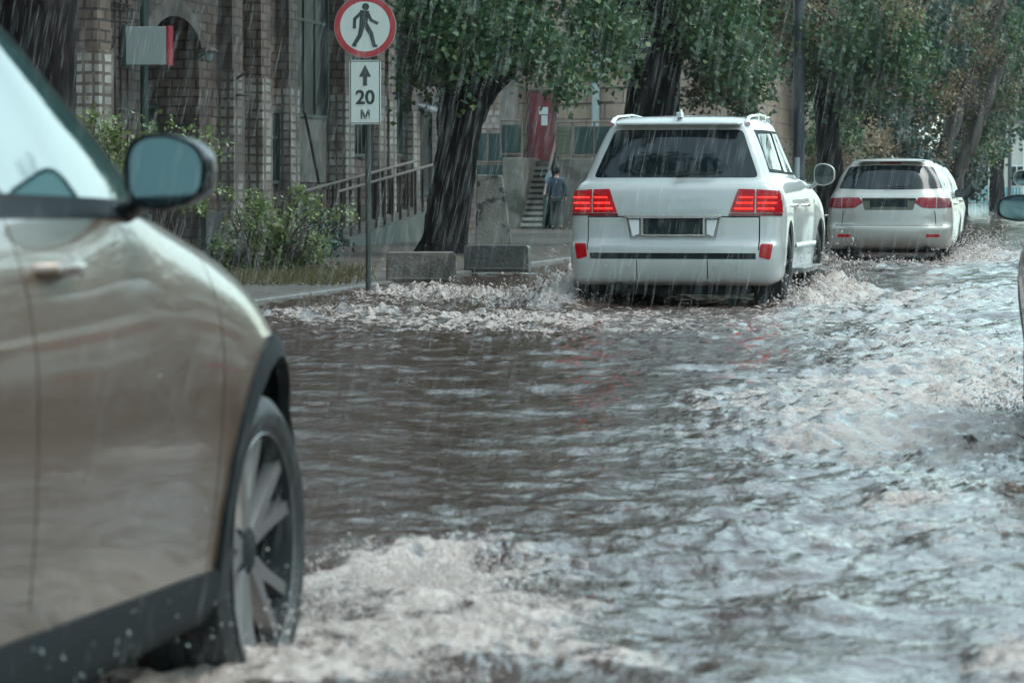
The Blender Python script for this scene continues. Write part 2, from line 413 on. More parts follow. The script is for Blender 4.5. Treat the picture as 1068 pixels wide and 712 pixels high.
def make_wheel(parent, x, y, r, w, rimr, side, spokes, rim_m, twist=0):
    W = MB(); W.lathe([(.02, -.02), (rimr*.62, -.02), (rimr*.62, .0), (.02, .0)], 28, closed=True); W.lathe([(.001,.05),(.05,.05),(.07,.03),(.07,0)], 20)
    wo = W.build('wheel', M['under'], parent, smooth='auto'); wo.location = (x, y, r); wo.rotation_euler = (twist, 0, math.pi if side < 0 else 0)
    T = MB(); h = w/2
    T.lathe([(rimr*.97, -h*.8), (rimr+.012, -h*.92), ((r+rimr)/2, -h), (r-.03, -h*.93), (r-.006, -h*.78), (r, -h*.5), (r, -h*.42), (r-.008,-h*.4),(r-.008,-h*.34),(r,-h*.32),(r, -.01),(r-.008,-.008),(r-.008,.008),(r,.01),(r,h*.32),(r-.008,h*.34),(r-.008,h*.4),(r,h*.42),(r, h*.5), (r-.006, h*.78), (r-.03, h*.93), (r-.05,h*.965),(r-.052,h*.94),(r-.06,h*.975),((r+rimr)/2, h), (rimr+.02, h*.95),(rimr+.012, h*.86), (rimr*.97, h*.8)], 56)
    T.build('tyre', M['tyre'], wo, smooth='auto')
    Rm = MB(); Rm.lathe([(rimr*.97, -h*.8), (rimr*.9, -h*.5), (rimr*.88, h*.3), (rimr*.93, h*.72), (rimr*.985, h*.86), (rimr*1.01, h*.84)], 56, mi=1)
    Rm.lathe([(.001, h*.60), (.045, h*.60), (.065, h*.5), (.075, h*.3), (.075, 0)], 24, mi=1)
    n, double, sw = spokes
    for k in range(n):
        a0 = 2*math.pi*k/n
        for s in ((-1, 1) if double else (0,)):
            aa = a0 + s*(.02); ab = a0 + s*double
            ri, ro = .055, rimr*.95
            dr = Vector((math.cos(aa), math.sin(aa))); de = Vector((math.cos(ab), math.sin(ab)))
            p0, p1 = dr*ri, de*ro; t = (p1-p0).normalized(); nn = Vector((-t.y, t.x))
            wi, wo2 = sw*1.1, sw*.8
            xo, xi = h*.62, h*.30
            vs = []
            for (pp, ww, xx) in ((p0, wi, h*.55), (p0*.5+p1*.5, sw*.75, h*.66), (p1, wo2, h*.78)):
                for (sg, dx) in ((-1, -.035), (-.7, 0), (.7, 0), (1, -.035)):
                    q = pp + nn*ww*sg; vs.append((xx+dx, q.x, q.y))
            fs = [(i*4+j, i*4+j+1, i*4+j+5, i*4+j+4) for i in range(2) for j in range(3)]
            Rm.add(vs, fs)
    Rm.lathe([(rimr*.975, h*.83), (rimr*.99, h*.865), (rimr*1.0, h*.85)], 56)
    Rm.build('rim', [rim_m, M['black_trim']], wo, smooth='auto')
    return wo

def make_mirror(parent, side, loc, w, h, d, house, armlen=.10, r=.35, name='mirror'):
    o = MB(); n = 28; rings = []
    def outline(s, p=3.2):
        pts = []
        for k in range(n):
            t = 2*math.pi*k/n; c, q = math.cos(t), math.sin(t)
            e = 2/p; x = math.copysign(abs(c)**e, c)*w/2; z = math.copysign(abs(q)**e, q)*h/2
            x2 = x*side
            z *= 1 - .22*max(0, x/(w/2))                  # tapers to the outer end
            pts.append((x2*s, z*s))
        return pts
    vs = []
    prof = [(.90, .012), (.97, 0), (1.0, .01), (1.0, d*.3), (.95, d*.55), (.82, d*.8), (.55, d*.96), (.15, d)]
    for s, yy in prof:
        vs += [(x, yy, z) for x, z in outline(s)]
    fs = []
    for i in range(len(prof)-1):
        for k in range(n): fs.append((i*n+k, i*n+(k+1)%n, (i+1)*n+(k+1)%n, (i+1)*n+k))
    fs.append(tuple((len(prof)-1)*n+k for k in range(n)))
    o.add(vs, fs)
    o.add([(x, .014, z) for x, z in outline(.91)], [tuple(range(n))])
    a = -side
    o.tube([(a*w*.40, d*.45, -h*.34), (a*(w*.5+armlen*.4), d*.5, -h*.52), (a*(w*.5+armlen), d*.55, -h*.55)], [.035, .032, .04], 10, flat=.7)
    m = o.build(name, house, parent, smooth='auto'); m.location = loc; m.rotation_euler = (0, 0, R(-6)*side)
    g = MB(); g.add([(x, .010, z) for x, z in outline(.88)], [tuple(range(n))]); g.add([(x, .004, z) for x, z in outline(.86)], [tuple(range(n))])
    g.build('mirror_glass', M['mirror'], m)
    return m

def make_car(c):
    root = empty(c['name']); P = c['paint']
    rings = [ring(*q) for q in c['rings']]
    # last ring: the roof's middle line
    S = np.array(rings, float)
    zs = c.get('zscale', 1); S[:, :, 2] = np.where(S[:, :, 2] > .36, .36 + (S[:, :, 2]-.36)*zs, S[:, :, 2])
    Z = lambda z: .36 + (z-.36)*zs if z > .36 else z
    bm = grid_bm(car_grid(S, c.get('res', .05)))
    bm.normal_update()
    kill = []
    axles = c['axles']; wr = c['wheel_r']
    # arches
    ring_faces = {}
    for ax in axles:
        for s in (1, -1):
            cond = lambda ce, no, s=s: ce.x*s > .3 and no.x*s > .05 or (ce.x*s > .5 and ce.z < .8)
            fs = cut(bm, circle(ax, c.get('arch_z', wr), c['arch_r']), 'side', cond)
            bmesh.ops.delete(bm, geom=fs, context='FACES')
    parts = []
    for g in c['gaps']:
        view, p, q = g[0], g[1], g[2]; w = g[3] if len(g) > 3 else .009
        sides = (1, -1) if view == 'side' else (0,)
        pz = lambda t: (t[0], Z(t[1])) if view != 'top' else t
        for s in sides:
            if view == 'side': cond = lambda ce, no, s=s: ce.x*s > .4 and no.x*s > .25
            elif view == 'rear': cond = lambda ce, no: ce.y < 0 and no.y < -.25
            else: cond = lambda ce, no: no.z > .5 and ce.y > .5
            fs = cut(bm, seg(pz(p), pz(q), w), view, cond)
            bmesh.ops.delete(bm, geom=fs, context='FACES')
    for rg in c['regions']:
        view = rg['view']; poly = [(p[0], Z(p[1])) for p in rg['poly']] if view != 'top' else rg['poly']
        polys = []
        if view == 'side':
            for s in (1, -1):
                polys.append((poly, lambda ce, no, s=s, rg=rg: ce.x*s > .35 and no.x*s > rg.get('nmin', .15) and rg.get('ymin', -9) < ce.y < rg.get('ymax', 9)))
        elif view == 'rear':
            cnd = lambda ce, no, rg=rg: ce.y < rg.get('ymax', -.9) and no.y < -rg.get('nmin', .1)
            polys.append((poly, cnd))
            if rg.get('mirror'): polys.append(([(-x, z) for x, z in poly][::-1], cnd))
        elif view == 'front':
            view = 'rear'; polys.append((poly, lambda ce, no: ce.y > 0 and no.y > .4))
            if rg.get('mirror'): polys.append(([(-x, z) for x, z in poly][::-1], lambda ce, no: ce.y > 0 and no.y > .1))
        elif view == 'ringarch':
            pass
        for pl, cond in polys:
            if rg.get('round'): pl = rounded(pl, rg['round'])
            fs = cut(bm, pl, view, cond)
            if not fs: print('EMPTY REGION', c['name'], rg['part']); continue
            bm.normal_update()
            o = lift(bm, fs, rg.get('push', 0), rg.get('t', .012), rg['part'], rg['mat'], root)
            if rg.get('label'): o['label'] = rg['label']
            parts.append((rg, o, fs))
            bmesh.ops.delete(bm, geom=fs, context='FACES')
    for (r2, m_) in c.get('arch_trim', []):
        for ax in axles:
            for s in (1, -1):
                cond = lambda ce, no, s=s: ce.x*s > .3 and no.x*s > .05
                fs = [f for f in cut(bm, circle(ax, c.get('arch_z', wr), r2), 'side', cond)]
                bm.normal_update()
                if fs:
                    lift(bm, fs, .012, .03, 'wheel_arch_trim', m_, root); bmesh.ops.delete(bm, geom=fs, context='FACES')
    thicken(bm, .02)
    bm_obj(bm, 'body', P, root)
    # chassis: dark floor, inner wells
    U = MB(); hw = c['track'] - c['tyre_w']/2 - .03; y0, y1 = c['ends']
    U.box2((-hw, y0+.25, c['floor']), (hw, y1-.25, .62)); U.box2((-hw*.9, y0+.12, c['floor']+.12), (hw*.9, y0+.3, .6))
    for s in (1, -1):
        U.box2((s*hw, axles[0]+c['arch_r']+.04, c['floor']+.06), (s*(hw+.12), axles[1]-c['arch_r']-.04, .55))
    for ax in axles:
        for s in (1, -1):
            n = 14; vs = []; r_ = c['arch_r'] + .03
            for k in range(n+1):
                t = -.35 + (math.pi+.7)*k/n; yy, zz = ax + r_*math.cos(t), c.get('arch_z', wr) + r_*math.sin(t)
                vs += [(s*hw, yy, zz), (s*(c['track']+c['tyre_w']/2-.03), yy, zz)]
            U.add(vs, [(2*k, 2*k+1, 2*k+3, 2*k+2) for k in range(n)])
            U.tube([(s*.1, ax, wr), (s*hw*1.1, ax, wr)], .05, 8)
    U.build('underbody', M['under'], root, fix=False)
    for i, ax in enumerate(axles):
        for s in (1, -1):
            w = make_wheel(root, s*c['track'], ax, wr, c['tyre_w'], c['rim_r'], s, c['spokes'], c['rim_m'], twist=random.random()*6 if 'twist' not in c else c['twist'])
            if i == 1 and c.get('steer'): w.rotation_euler[2] += c['steer']
    for s in (1, -1):
        mm = c['mirror']; make_mirror(root, s, (s*mm['x'], mm['y'], Z(mm['z'])), mm['w'], mm['h'], mm['d'], mm['mat'], mm.get('arm', .1))
    for (hy, hz, hx) in c.get('handles', []):
        for s in (1, -1):
            H = MB(); x = s*hx
            H.tube([(x-s*.025, hy-.11, Z(hz)), (x+s*.012, hy-.085, Z(hz)+.002), (x+s*.02, hy, Z(hz)+.006), (x+s*.014, hy+.085, Z(hz)+.002), (x-s*.025, hy+.11, Z(hz))], [.014, .017, .018, .017, .014], 10)
            H.build('door_handle', c.get('handle_m', P), root, smooth='auto')
    return root

# ---- large white off-roader -------------------------------------------------
#        zr    zs    zf    yr     br   cr    wr    wm    wf    cf   bf   yf
LXR = [(.29, .33, .33, -2.36, .03, .14, .90, .88, .86, .30, .10, 2.30),
       (.33, .36, .36, -2.45, .04, .16, .955, .93, .93, .34, .12, 2.40),
       (.48, .48, .45, -2.50, .05, .18, .98, .955, .96, .36, .14, 2.47),
       (.62, .62, .60, -2.50, .05, .18, .985, .97, .975, .36, .15, 2.50),
       (.66, .68, .68, -2.495, .05, .18, .985, .972, .98, .36, .15, 2.50),
       (.70, .74, .75, -2.44, .045, .15, .983, .975, .98, .36, .15, 2.49),
       (.80, .86, .85, -2.43, .045, .15, .98, .98, .975, .36, .15, 2.48),
       (1.0, 1.02, .95, -2.42, .045, .15, .975, .975, .96, .36, .15, 2.45),
       (1.17, 1.16, 1.03, -2.395, .045, .15, .95, .955, .93, .38, .16, 2.36),
       (1.225, 1.235, 1.09, -2.36, .045, .14, .915, .93, .88, .38, .16, 2.2),
       (1.25, 1.27, 1.14, -2.335, .045, .14, .885, .905, .82, .36, .12, 1.6),
       (1.275, 1.30, 1.19, -2.315, .045, .13, .865, .89, .74, .30, .10, 1.08),
       (1.52, 1.52, 1.48, -2.205, .045, .13, .775, .815, .68, .28, .10, .70),
       (1.74, 1.74, 1.73, -2.09, .045, .12, .68, .74, .63, .26, .10, .36),
       (1.80, 1.80, 1.79, -2.06, .045, .13, .64, .705, .59, .24, .09, .24),
       (1.845, 1.85, 1.83, -1.95, .04, .14, .57, .62, .52, .2, .08, .10),
       (1.865, 1.875, 1.85, -1.7, .03, .10, .32, .36, .30, .12, .05, -.2),
       (1.87, 1.885, 1.86, -1.4, .0, .0, .0, .0, .0, .0, .0, -.5)]
LX = dict(name='off_road_car', paint=M['white'], rings=LXR, axles=(-1.40, 1.43), wheel_r=.395, arch_r=.465, arch_z=.42, track=.83, tyre_w=.275, rim_r=.25,
    spokes=(5, .24, .035), rim_m=M['alu'], floor=.20, ends=(-2.45, 2.45), res=.05,
    mirror=dict(x=1.085, y=.78, z=1.325, w=.215, h=.225, d=.13, mat=M['white'], arm=.06),
    handles=[(-.95, 1.02, .975), (.05, 1.02, .985)], handle_m=M['chrome'],
    gaps=[('side', (-1.10, 1.25), (-1.02, .45), .011), ('side', (-.12, 1.28), (-.12, .42), .011), ('side', (.98, 1.20), (1.0, .42), .011),
          ('rear', (-.80, .925), (-.80, .62), .012), ('rear', (.80, .925), (.80, .62), .012),
          ('rear', (-.80, .925), (-.43, .925), .012), ('rear', (.43, .925), (.80, .925), .012),
          ('rear', (-.33, .34), (-.33, .525), .009), ('rear', (.33, .34), (.33, .525), .009)],
    regions=[
      dict(part='rear_window', view='rear', poly=[(-.775, 1.285), (.775, 1.285), (.60, 1.735), (-.60, 1.735)], round=.05, push=-.006, t=.01, mat=M['glass'], nmin=.05),
      dict(part='tail_light', view='rear', poly=[(.525, .965), (.755, .962), (.755, 1.175), (.60, 1.18)], mirror=True, push=.008, t=.03, mat=M['lamp_red'], round=.012, ymax=-2.1, nmin=.02),
      dict(part='tail_light', view='rear', poly=[(.768, .962), (1.05, .962), (1.05, 1.155), (.768, 1.175)], mirror=True, push=.010, t=.03, mat=M['lamp_red'], ymax=-2.18, nmin=-.5),
      dict(part='lamp_base', view='rear', poly=[(.515, .932), (1.05, .935), (1.05, .955), (.52, .958)], mirror=True, push=.006, t=.03, mat=M['lamp_dark'], ymax=-2.18, nmin=-.5),
      dict(part='bumper_inset', view='rear', poly=[(-.775, .535), (.775, .535), (.775, .592), (-.775, .592)], push=-.012, t=.01, mat=M['black_trim'], ymax=-2),
      dict(part='reflector', view='rear', poly=[(.80, .555), (.90, .53), (.925, .675), (.815, .675)], mirror=True, push=.005, t=.02, mat=M['lamp_red'], ymax=-2, round=.015, nmin=.02),
      dict(part='plate_recess', view='rear', poly=[(-.40, .71), (.40, .71), (.435, .915), (-.435, .915)], push=-.035, t=.0, mat=M['white'], ymax=-2, round=.02),
      dict(part='door_window', view='side', poly=[(-1.02, 1.345), (-.16, 1.345), (-.16, 1.715), (-.98, 1.715)], round=.05, push=-.004, t=.01, mat=M['glass']),
      dict(part='door_window', view='side', poly=[(-.09, 1.345), (.98, 1.335), (.93, 1.37), (.50, 1.71), (-.09, 1.715)], round=.04, push=-.004, t=.01, mat=M['glass']),
      dict(part='quarter_window', view='side', poly=[(-2.02, 1.37), (-1.10, 1.355), (-1.07, 1.71), (-1.87, 1.70)], round=.06, push=-.004, t=.01, mat=M['glass']),
      dict(part='window_trim', view='side', poly=[(-2.05, 1.335), (1.06, 1.30), (.97, 1.39), (.52, 1.735), (-1.92, 1.735)], push=.001, t=.01, mat=M['rubber']),
      dict(part='windscreen', view='front', poly=[(-.70, 1.24), (.70, 1.24), (.60, 1.72), (-.60, 1.72)], round=.05, push=-.004, t=.01, mat=M['glass2']),
      dict(part='headlight', view='front', poly=[(.55, .86), (.93, .88), (.90, 1.0), (.58, .98)], mirror=True, push=.004, t=.02, mat=M['lamp_clear']),
      dict(part='grille', view='front', poly=[(-.42, .62), (.42, .62), (.48, .96), (-.48, .96)], push=-.01, t=.01, mat=M['black_trim']),
    ])
def finish_off_roader(r):
    b = MB(); b.box((0, -2.452, .934), (.90, .05, .030)); b.box((0, -2.462, .916), (.84, .03, .012)); b.build('plate_trim', M['chrome'], r, bevel=.006)
    b = MB(); b.box((0, -2.425, .835), (.54, .02, .145)); b.build('number_plate', M['plate'], r, bevel=.004)
    f = MB()
    for s in (1, -1): f.box((s*.289, -2.425, .835), (.016, .028, .17))
    f.box((0, -2.425, .756), (.594, .028, .012)); f.build('plate_frame', M['chrome'], r)
    for s in (1, -1):
        l = MB(); l.prism([(s*.315, .765), (s*.375, .74), (s*.415, .90), (s*.315, .90)], 'y', -2.45, -2.41); o = l.build('reversing_lamp', M['lamp_clear'], r, bevel=.005)
        # lit bars standing proud of the lens
    tl = [o for o in kids(r) if o.name.startswith('tail_light')]
    for o in tl:
        xs = [v.co.x for v in o.data.vertices]; sx = 1 if sum(xs) > 0 else -1; inner = min(abs(x) for x in xs) < .7
        for k in range(3):
            z = 1.000 + .052*k
            if inner:
                b = MB(); a0 = .535 + .025*(k+.5)
                b.tube([(sx*(a0+.02), -2.432+.008*(0), z), (sx*.742, -2.418, z)], .0085, 8); b.build('light_bar', M['lamp_lit'], o)
            else:
                b = MB()
                b.tube([(sx*.785, -2.412, z), (sx*.86, -2.398, z), (sx*.915, -2.360, z), (sx*.95, -2.30, z)], .008, 8); b.build('light_bar', M['lamp_lit'], o)
    # roof rails
    for s in (1, -1):
        b = MB(); x = s*.63
        b.tube([(x*1.02, -2.00, 1.785), (x, -1.92, 1.832), (x, -1.75, 1.862), (x*.99, -.9, 1.895), (x*.97, -.2, 1.88), (x*.96, .0, 1.88), (x*.96, .08, 1.82)], [.026, .022, .014, .013, .013, .02, .026], 10)
        for yy in (-1.1, -.55): b.box((x*.995, yy, 1.865), (.03, .08, .07))
        b.build('roof_rail', M['chrome'], r, smooth='auto')
    b = MB(); b.box((0, -1.98, 1.872), (.05, .16, .05)); b.box((0, -1.90, 1.90), (.018, .10, .05)); b.build('roof_antenna', M['white'], r, bevel=.015)
    b = MB(); b.prism([(-.60, -2.02), (.60, -2.02), (.57, -2.175), (.45, -2.20), (-.45, -2.20), (-.57, -2.175)], 'z', 1.775, 1.80); b.build('spoiler', M['white'], r, bevel=.01)
    b = MB(); b.tube([(.10, -2.335, 1.31), (.38, -2.325, 1.325)], .009, 6); b.tube([(.02, -2.345, 1.30), (.10, -2.345, 1.31)], .018, 8); b.build('wiper', M['black_trim'], r)
    b = MB(); b.tube([(-.50, -2.1, .28), (-.50, -2.47, .275)], .045, 16, caps=False); o = b.build('exhaust_pipe', M['alu'], r, smooth='auto'); b = MB(); b.tube([(-.50, -2.1, .28), (-.50, -2.455, .275)], .038, 16); b.build('exhaust_bore', M['under'], o)
    for s in (1, -1):
        b = MB(); b.box((s*.96, 0.02, .40), (.20, 1.8, .05)); b.tube([(s*.98, -.86, .40), (s*.98, .9, .40)], .028, 8); b.build('side_step', M['alu'], r, bevel=.01)
        b = MB(); b.box((s*.83, -1.95, .30), (.26, .015, .36)); b.build('mud_flap', M['under'], r)
        b = MB(); b.tube([(s*.982, -.95, .64), (s*.985, .88, .64)], .016, 6, flat=1.4); b.build('side_moulding', M['chrome'], r)
    for x in (-.62, -.40, .40, .62):
        b = MB(); b.tube([(x, -2.50, .47), (x, -2.507, .47)], .013, 12); b.build('parking_sensor', M['white'], r)

# ---- silver-white rounded crossover ------------------------------------------
RDR = [(.27, .25, .25, -2.10, .08, .2, .82, .80, .80, .32, .15, 2.10),
       (.30, .28, .28, -2.20, .09, .22, .885, .86, .86, .34, .16, 2.2),
       (.42, .40, .38, -2.285, .11, .24, .92, .895, .90, .36, .18, 2.27),
       (.545, .54, .52, -2.30, .11, .25, .932, .91, .92, .38, .2, 2.30),
       (.60, .62, .62, -2.29, .11, .25, .934, .918, .925, .38, .2, 2.30),
       (.64, .68, .70, -2.225, .10, .24, .93, .922, .925, .38, .2, 2.28),
       (.80, .80, .78, -2.20, .10, .24, .925, .925, .92, .38, .2, 2.26),
       (.95, .93, .86, -2.16, .10, .24, .91, .915, .90, .38, .2, 2.2),
       (1.06, 1.03, .94, -2.09, .10, .23, .885, .895, .86, .38, .2, 2.08),
       (1.11, 1.09, .99, -2.04, .10, .22, .86, .87, .80, .36, .16, 1.7),
       (1.15, 1.13, 1.04, -2.01, .10, .22, .835, .85, .70, .30, .12, 1.12),
       (1.36, 1.34, 1.30, -1.855, .09, .2, .755, .785, .62, .28, .1, .62),
       (1.53, 1.52, 1.50, -1.72, .08, .2, .635, .675, .56, .26, .1, .22),
       (1.575, 1.57, 1.56, -1.70, .08, .2, .59, .62, .52, .24, .1, .10),
       (1.605, 1.605, 1.59, -1.60, .06, .18, .525, .55, .45, .2, .08, -.05),
       (1.63, 1.635, 1.62, -1.35, .04, .12, .28, .30, .24, .1, .04, -.25),
       (1.64, 1.645, 1.63, -1.1, 0, 0, 0, 0, 0, 0, 0, -.45)]
RD = dict(name='crossover_car', paint=M['pearl'], rings=RDR, axles=(-1.31, 1.34), wheel_r=.355, arch_r=.40, arch_z=.37, track=.79, tyre_w=.235, rim_r=.235,
    spokes=(7, 0, .03), rim_m=M['alu'], floor=.22, ends=(-2.2, 2.2), res=.055,
    mirror=dict(x=.955, y=.72, z=1.10, w=.19, h=.13, d=.12, mat=M['black_trim'], arm=.05),
    handles=[(-.85, .95, .915), (.05, .94, .918)],
    gaps=[('side', (-.95, 1.06), (-.85, .40), .011), ('side', (-.08, 1.08), (-.05, .36), .011), ('side', (.86, 1.02), (.90, .36), .011),
          ('rear', (-.68, .845), (-.70, .64), .012), ('rear', (.68, .845), (.70, .64), .012), ('rear', (-.80, .628), (.80, .628), .011)],
    regions=[
      dict(part='rear_window', view='rear', poly=[(-.775, 1.175), (-.3, 1.16), (.3, 1.16), (.785, 1.175), (.635, 1.50), (.3, 1.525), (-.3, 1.525), (-.635, 1.50)], round=.04, push=-.004, t=.01, mat=M['glass'], nmin=.03),
      dict(part='brake_light', view='rear', poly=[(-.16, 1.545), (.16, 1.545), (.15, 1.575), (-.15, 1.575)], push=.003, t=.01, mat=M['lamp_dark'], nmin=.03),
      dict(part='tail_light', view='rear', poly=[(.385, .965), (.50, .89), (.70, .88), (.70, 1.04), (.44, 1.04)], mirror=True, push=.006, t=.02, mat=M['lamp_dull'], ymax=-1.9, nmin=.02, round=.015),
      dict(part='tail_light', view='rear', poly=[(.71, .88), (1.0, .90), (1.0, 1.02), (.71, 1.04)], mirror=True, push=.006, t=.02, mat=M['lamp_dark'], ymax=-1.83, nmin=-.5),
      dict(part='plate_recess', view='rear', poly=[(-.36, .855), (.36, .855), (.41, 1.03), (-.41, 1.03)], push=-.03, t=0, mat=M['dark_recess'], ymax=-1.9, round=.02),
      dict(part='reflector', view='rear', poly=[(.56, .455), (.76, .455), (.76, .495), (.56, .495)], mirror=True, push=.004, t=.01, mat=M['lamp_red'], ymax=-1.9),
      dict(part='door_window', view='side', poly=[(-.98, 1.15), (-.12, 1.135), (-.12, 1.49), (-.80, 1.48)], round=.05, push=-.004, t=.01, mat=M['glass2']),
      dict(part='door_window', view='side', poly=[(-.05, 1.135), (.92, 1.11), (.35, 1.44), (.1, 1.49), (-.05, 1.495)], round=.04, push=-.004, t=.01, mat=M['glass2']),
      dict(part='quarter_window', view='side', poly=[(-1.68, 1.22), (-1.06, 1.165), (-.90, 1.47), (-1.38, 1.42)], round=.05, push=-.004, t=.01, mat=M['glass']),
      dict(part='windscreen', view='front', poly=[(-.64, 1.08), (.64, 1.08), (.50, 1.5), (-.50, 1.5)], round=.05, push=-.004, t=.01, mat=M['glass2']),
      dict(part='headlight', view='front', poly=[(.45, .74), (.86, .80), (.80, .90), (.5, .84)], mirror=True, push=.004, t=.02, mat=M['lamp_clear']),
      dict(part='grille', view='front', poly=[(-.4, .58), (.4, .58), (.44, .82), (-.44, .82)], push=-.01, t=.01, mat=M['black_trim']),
    ])
def finish_crossover(r):
    b = MB(); b.box((0, -2.135, .94), (.56, .02, .135)); b.build('number_plate', M['plate'], r, bevel=.004)
    b = MB(); b.box((0, -2.165, 1.042), (.80, .03, .022)); b.build('plate_trim', M['chrome'], r, bevel=.006)
    for s in (1, -1):
        b = MB(); b.tube([(s*.58, -1.9, .27), (s*.58, -2.24, .27)], .05, 16, caps=False); b.tube([(s*.58, -1.9, .27), (s*.58, -2.2, .27)], .042, 16); b.build('exhaust_pipe', M['black_trim'], r, smooth='auto')
        b = MB(); b.tube([(s*.63, -1.2, 1.56), (s*.62, -1.0, 1.60), (s*.615, -.4, 1.605), (s*.60, .02, 1.575)], [.014, .014, .014, .012], 8); b.build('roof_rail', M['black_trim'], r)
    b = MB(); b.prism([(-.50, -1.6), (.50, -1.6), (.52, -1.77), (.3, -1.80), (-.3, -1.80), (-.52, -1.77)], 'z', 1.578, 1.60); b.build('spoiler', r and M['pearl'], r, bevel=.008)
    b = MB(); b.box((0, -1.35, 1.65), (.03, .14, .04)); b.build('roof_antenna', M['pearl'], r, bevel=.01)
    b = MB(); b.tube([(-.05, -2.015, 1.19), (.30, -1.985, 1.215)], .008, 6); b.build('wiper', M['black_trim'], r)

# ---- taupe crossover close to the camera -----------------------------------
KIR = [(.24, .235, .22, -2.0, .08, .2, .80, .80, .78, .32, .15, 2.02),
       (.27, .265, .25, -2.12, .09, .22, .87, .865, .85, .36, .18, 2.12),
       (.36, .345, .36, -2.2, .1, .24, .905, .89, .89, .38, .22, 2.2),
       (.50, .44, .50, -2.24, .1, .25, .92, .90, .92, .42, .26, 2.24),
       (.64, .60, .62, -2.23, .1, .25, .925, .915, .925, .44, .28, 2.24),
       (.78, .76, .72, -2.2, .1, .24, .925, .922, .925, .46, .28, 2.22),
       (.88, .86, .80, -2.18, .1, .24, .915, .92, .91, .48, .28, 2.18),
       (.98, .955, .87, -2.15, .1, .23, .90, .905, .88, .48, .28, 2.10),
       (1.05, 1.025, .94, -2.1, .1, .22, .88, .885, .82, .46, .26, 1.98),
       (1.09, 1.065, .99, -2.07, .1, .22, .86, .868, .74, .42, .22, 1.82),
       (1.11, 1.085, 1.035, -2.05, .1, .22, .85, .855, .72, .36, .12, 1.40),
       (1.13, 1.105, 1.075, -2.03, .1, .21, .84, .845, .75, .20, .08, 1.12),
       (1.32, 1.31, 1.28, -1.92, .09, .2, .74, .765, .68, .18, .08, .70),
       (1.48, 1.48, 1.46, -1.8, .08, .2, .65, .68, .60, .17, .08, .28),
       (1.55, 1.545, 1.53, -1.78, .08, .2, .59, .62, .50, .24, .1, .12),
       (1.59, 1.59, 1.575, -1.65, .06, .18, .50, .53, .44, .2, .08, -.1),
       (1.615, 1.62, 1.61, -1.4, .04, .12, .28, .30, .24, .1, .04, -.3),
       (1.62, 1.63, 1.615, -1.1, 0, 0, 0, 0, 0, 0, 0, -.5)]
KI = dict(name='crossover_car', paint=M['taupe'], rings=KIR, zscale=1.12, axles=(-1.33, 1.34), wheel_r=.368, arch_r=.435, arch_z=.39, track=.805, tyre_w=.235, rim_r=.278,
    spokes=(5, .24, .030), rim_m=M['alu'], floor=.2, ends=(-2.15, 2.15), res=.035, steer=R(-3.0), twist=.55,
    mirror=dict(x=.970, y=.13, z=1.155, w=.175, h=.155, d=.14, mat=M['gloss_black'], arm=.05),
    handles=[(-1.42, 1.01, .90), (-.42, .992, .905)], handle_m=M['taupe'],
    arch_trim=[(.487, M['black_trim'])],
    gaps=[('side', (-1.62, 1.06), (-1.5, .85), .008), ('side', (-.62, 1.075), (-.60, .45), .008), ('side', (.80, 1.045), (.83, .75), .008), ('side', (.83, .75), (.78, .38), .008)],
    regions=[
      dict(part='sill_cladding', view='side', poly=[(-2.6, .10), (2.6, .10), (2.6, .37), (1.9, .40), (.80, .375), (-.80, .415), (-2.6, .42)], push=.006, t=.02, mat=M['black_trim'], nmin=-.2),
      dict(part='door_window', view='side', poly=[(-1.50, 1.13), (-.70, 1.122), (-.70, 1.50), (-1.15, 1.49)], round=.05, push=-.004, t=.01, mat=M['glass2']),
      dict(part='door_window', view='side', poly=[(-.58, 1.118), (.90, 1.095), (.87, 1.13), (.46, 1.385), (.06, 1.50), (-.58, 1.51)], round=.03, push=-.004, t=.01, mat=M['glass2']),
      dict(part='window_trim', view='side', poly=[(-1.60, 1.085), (1.02, 1.065), (.95, 1.125), (.50, 1.415), (.08, 1.53), (-.6, 1.54), (-1.25, 1.53)], push=.002, t=.012, mat=M['rubber']),
      dict(part='windscreen', view='front', poly=[(-.60, 1.10), (.60, 1.10), (.50, 1.5), (-.50, 1.5)], round=.05, push=-.004, t=.01, mat=M['glass2']),
      dict(part='rear_window', view='rear', poly=[(-.68, 1.17), (.68, 1.17), (.56, 1.47), (-.56, 1.47)], round=.05, push=-.004, t=.01, mat=M['glass'], nmin=.03),
      dict(part='tail_light', view='rear', poly=[(.40, .93), (.95, .93), (.95, 1.02), (.42, 1.02)], mirror=True, push=.005, t=.02, mat=M['lamp_red'], ymax=-1.85, nmin=-.4),
      dict(part='headlight', view='front', poly=[(.45, .80), (.86, .86), (.72, .95), (.5, .90)], mirror=True, push=.004, t=.02, mat=M['lamp_clear']),
      dict(part='grille', view='front', poly=[(-.36, .60), (.36, .60), (.42, .80), (-.42, .80)], push=-.01, t=.01, mat=M['black_trim']),
    ])
def place(o, L_, A_, rz): o.location = (L_, A_, 0); o.rotation_euler = (0, 0, R(rz))
def rear_at(o, half, pt, rz):
    """put the middle of the tail over the ground point pt"""
    a = R(rz); o.location = (pt[0] - math.sin(a)*half, pt[1] + math.cos(a)*half, 0); o.rotation_euler = (0, 0, a)

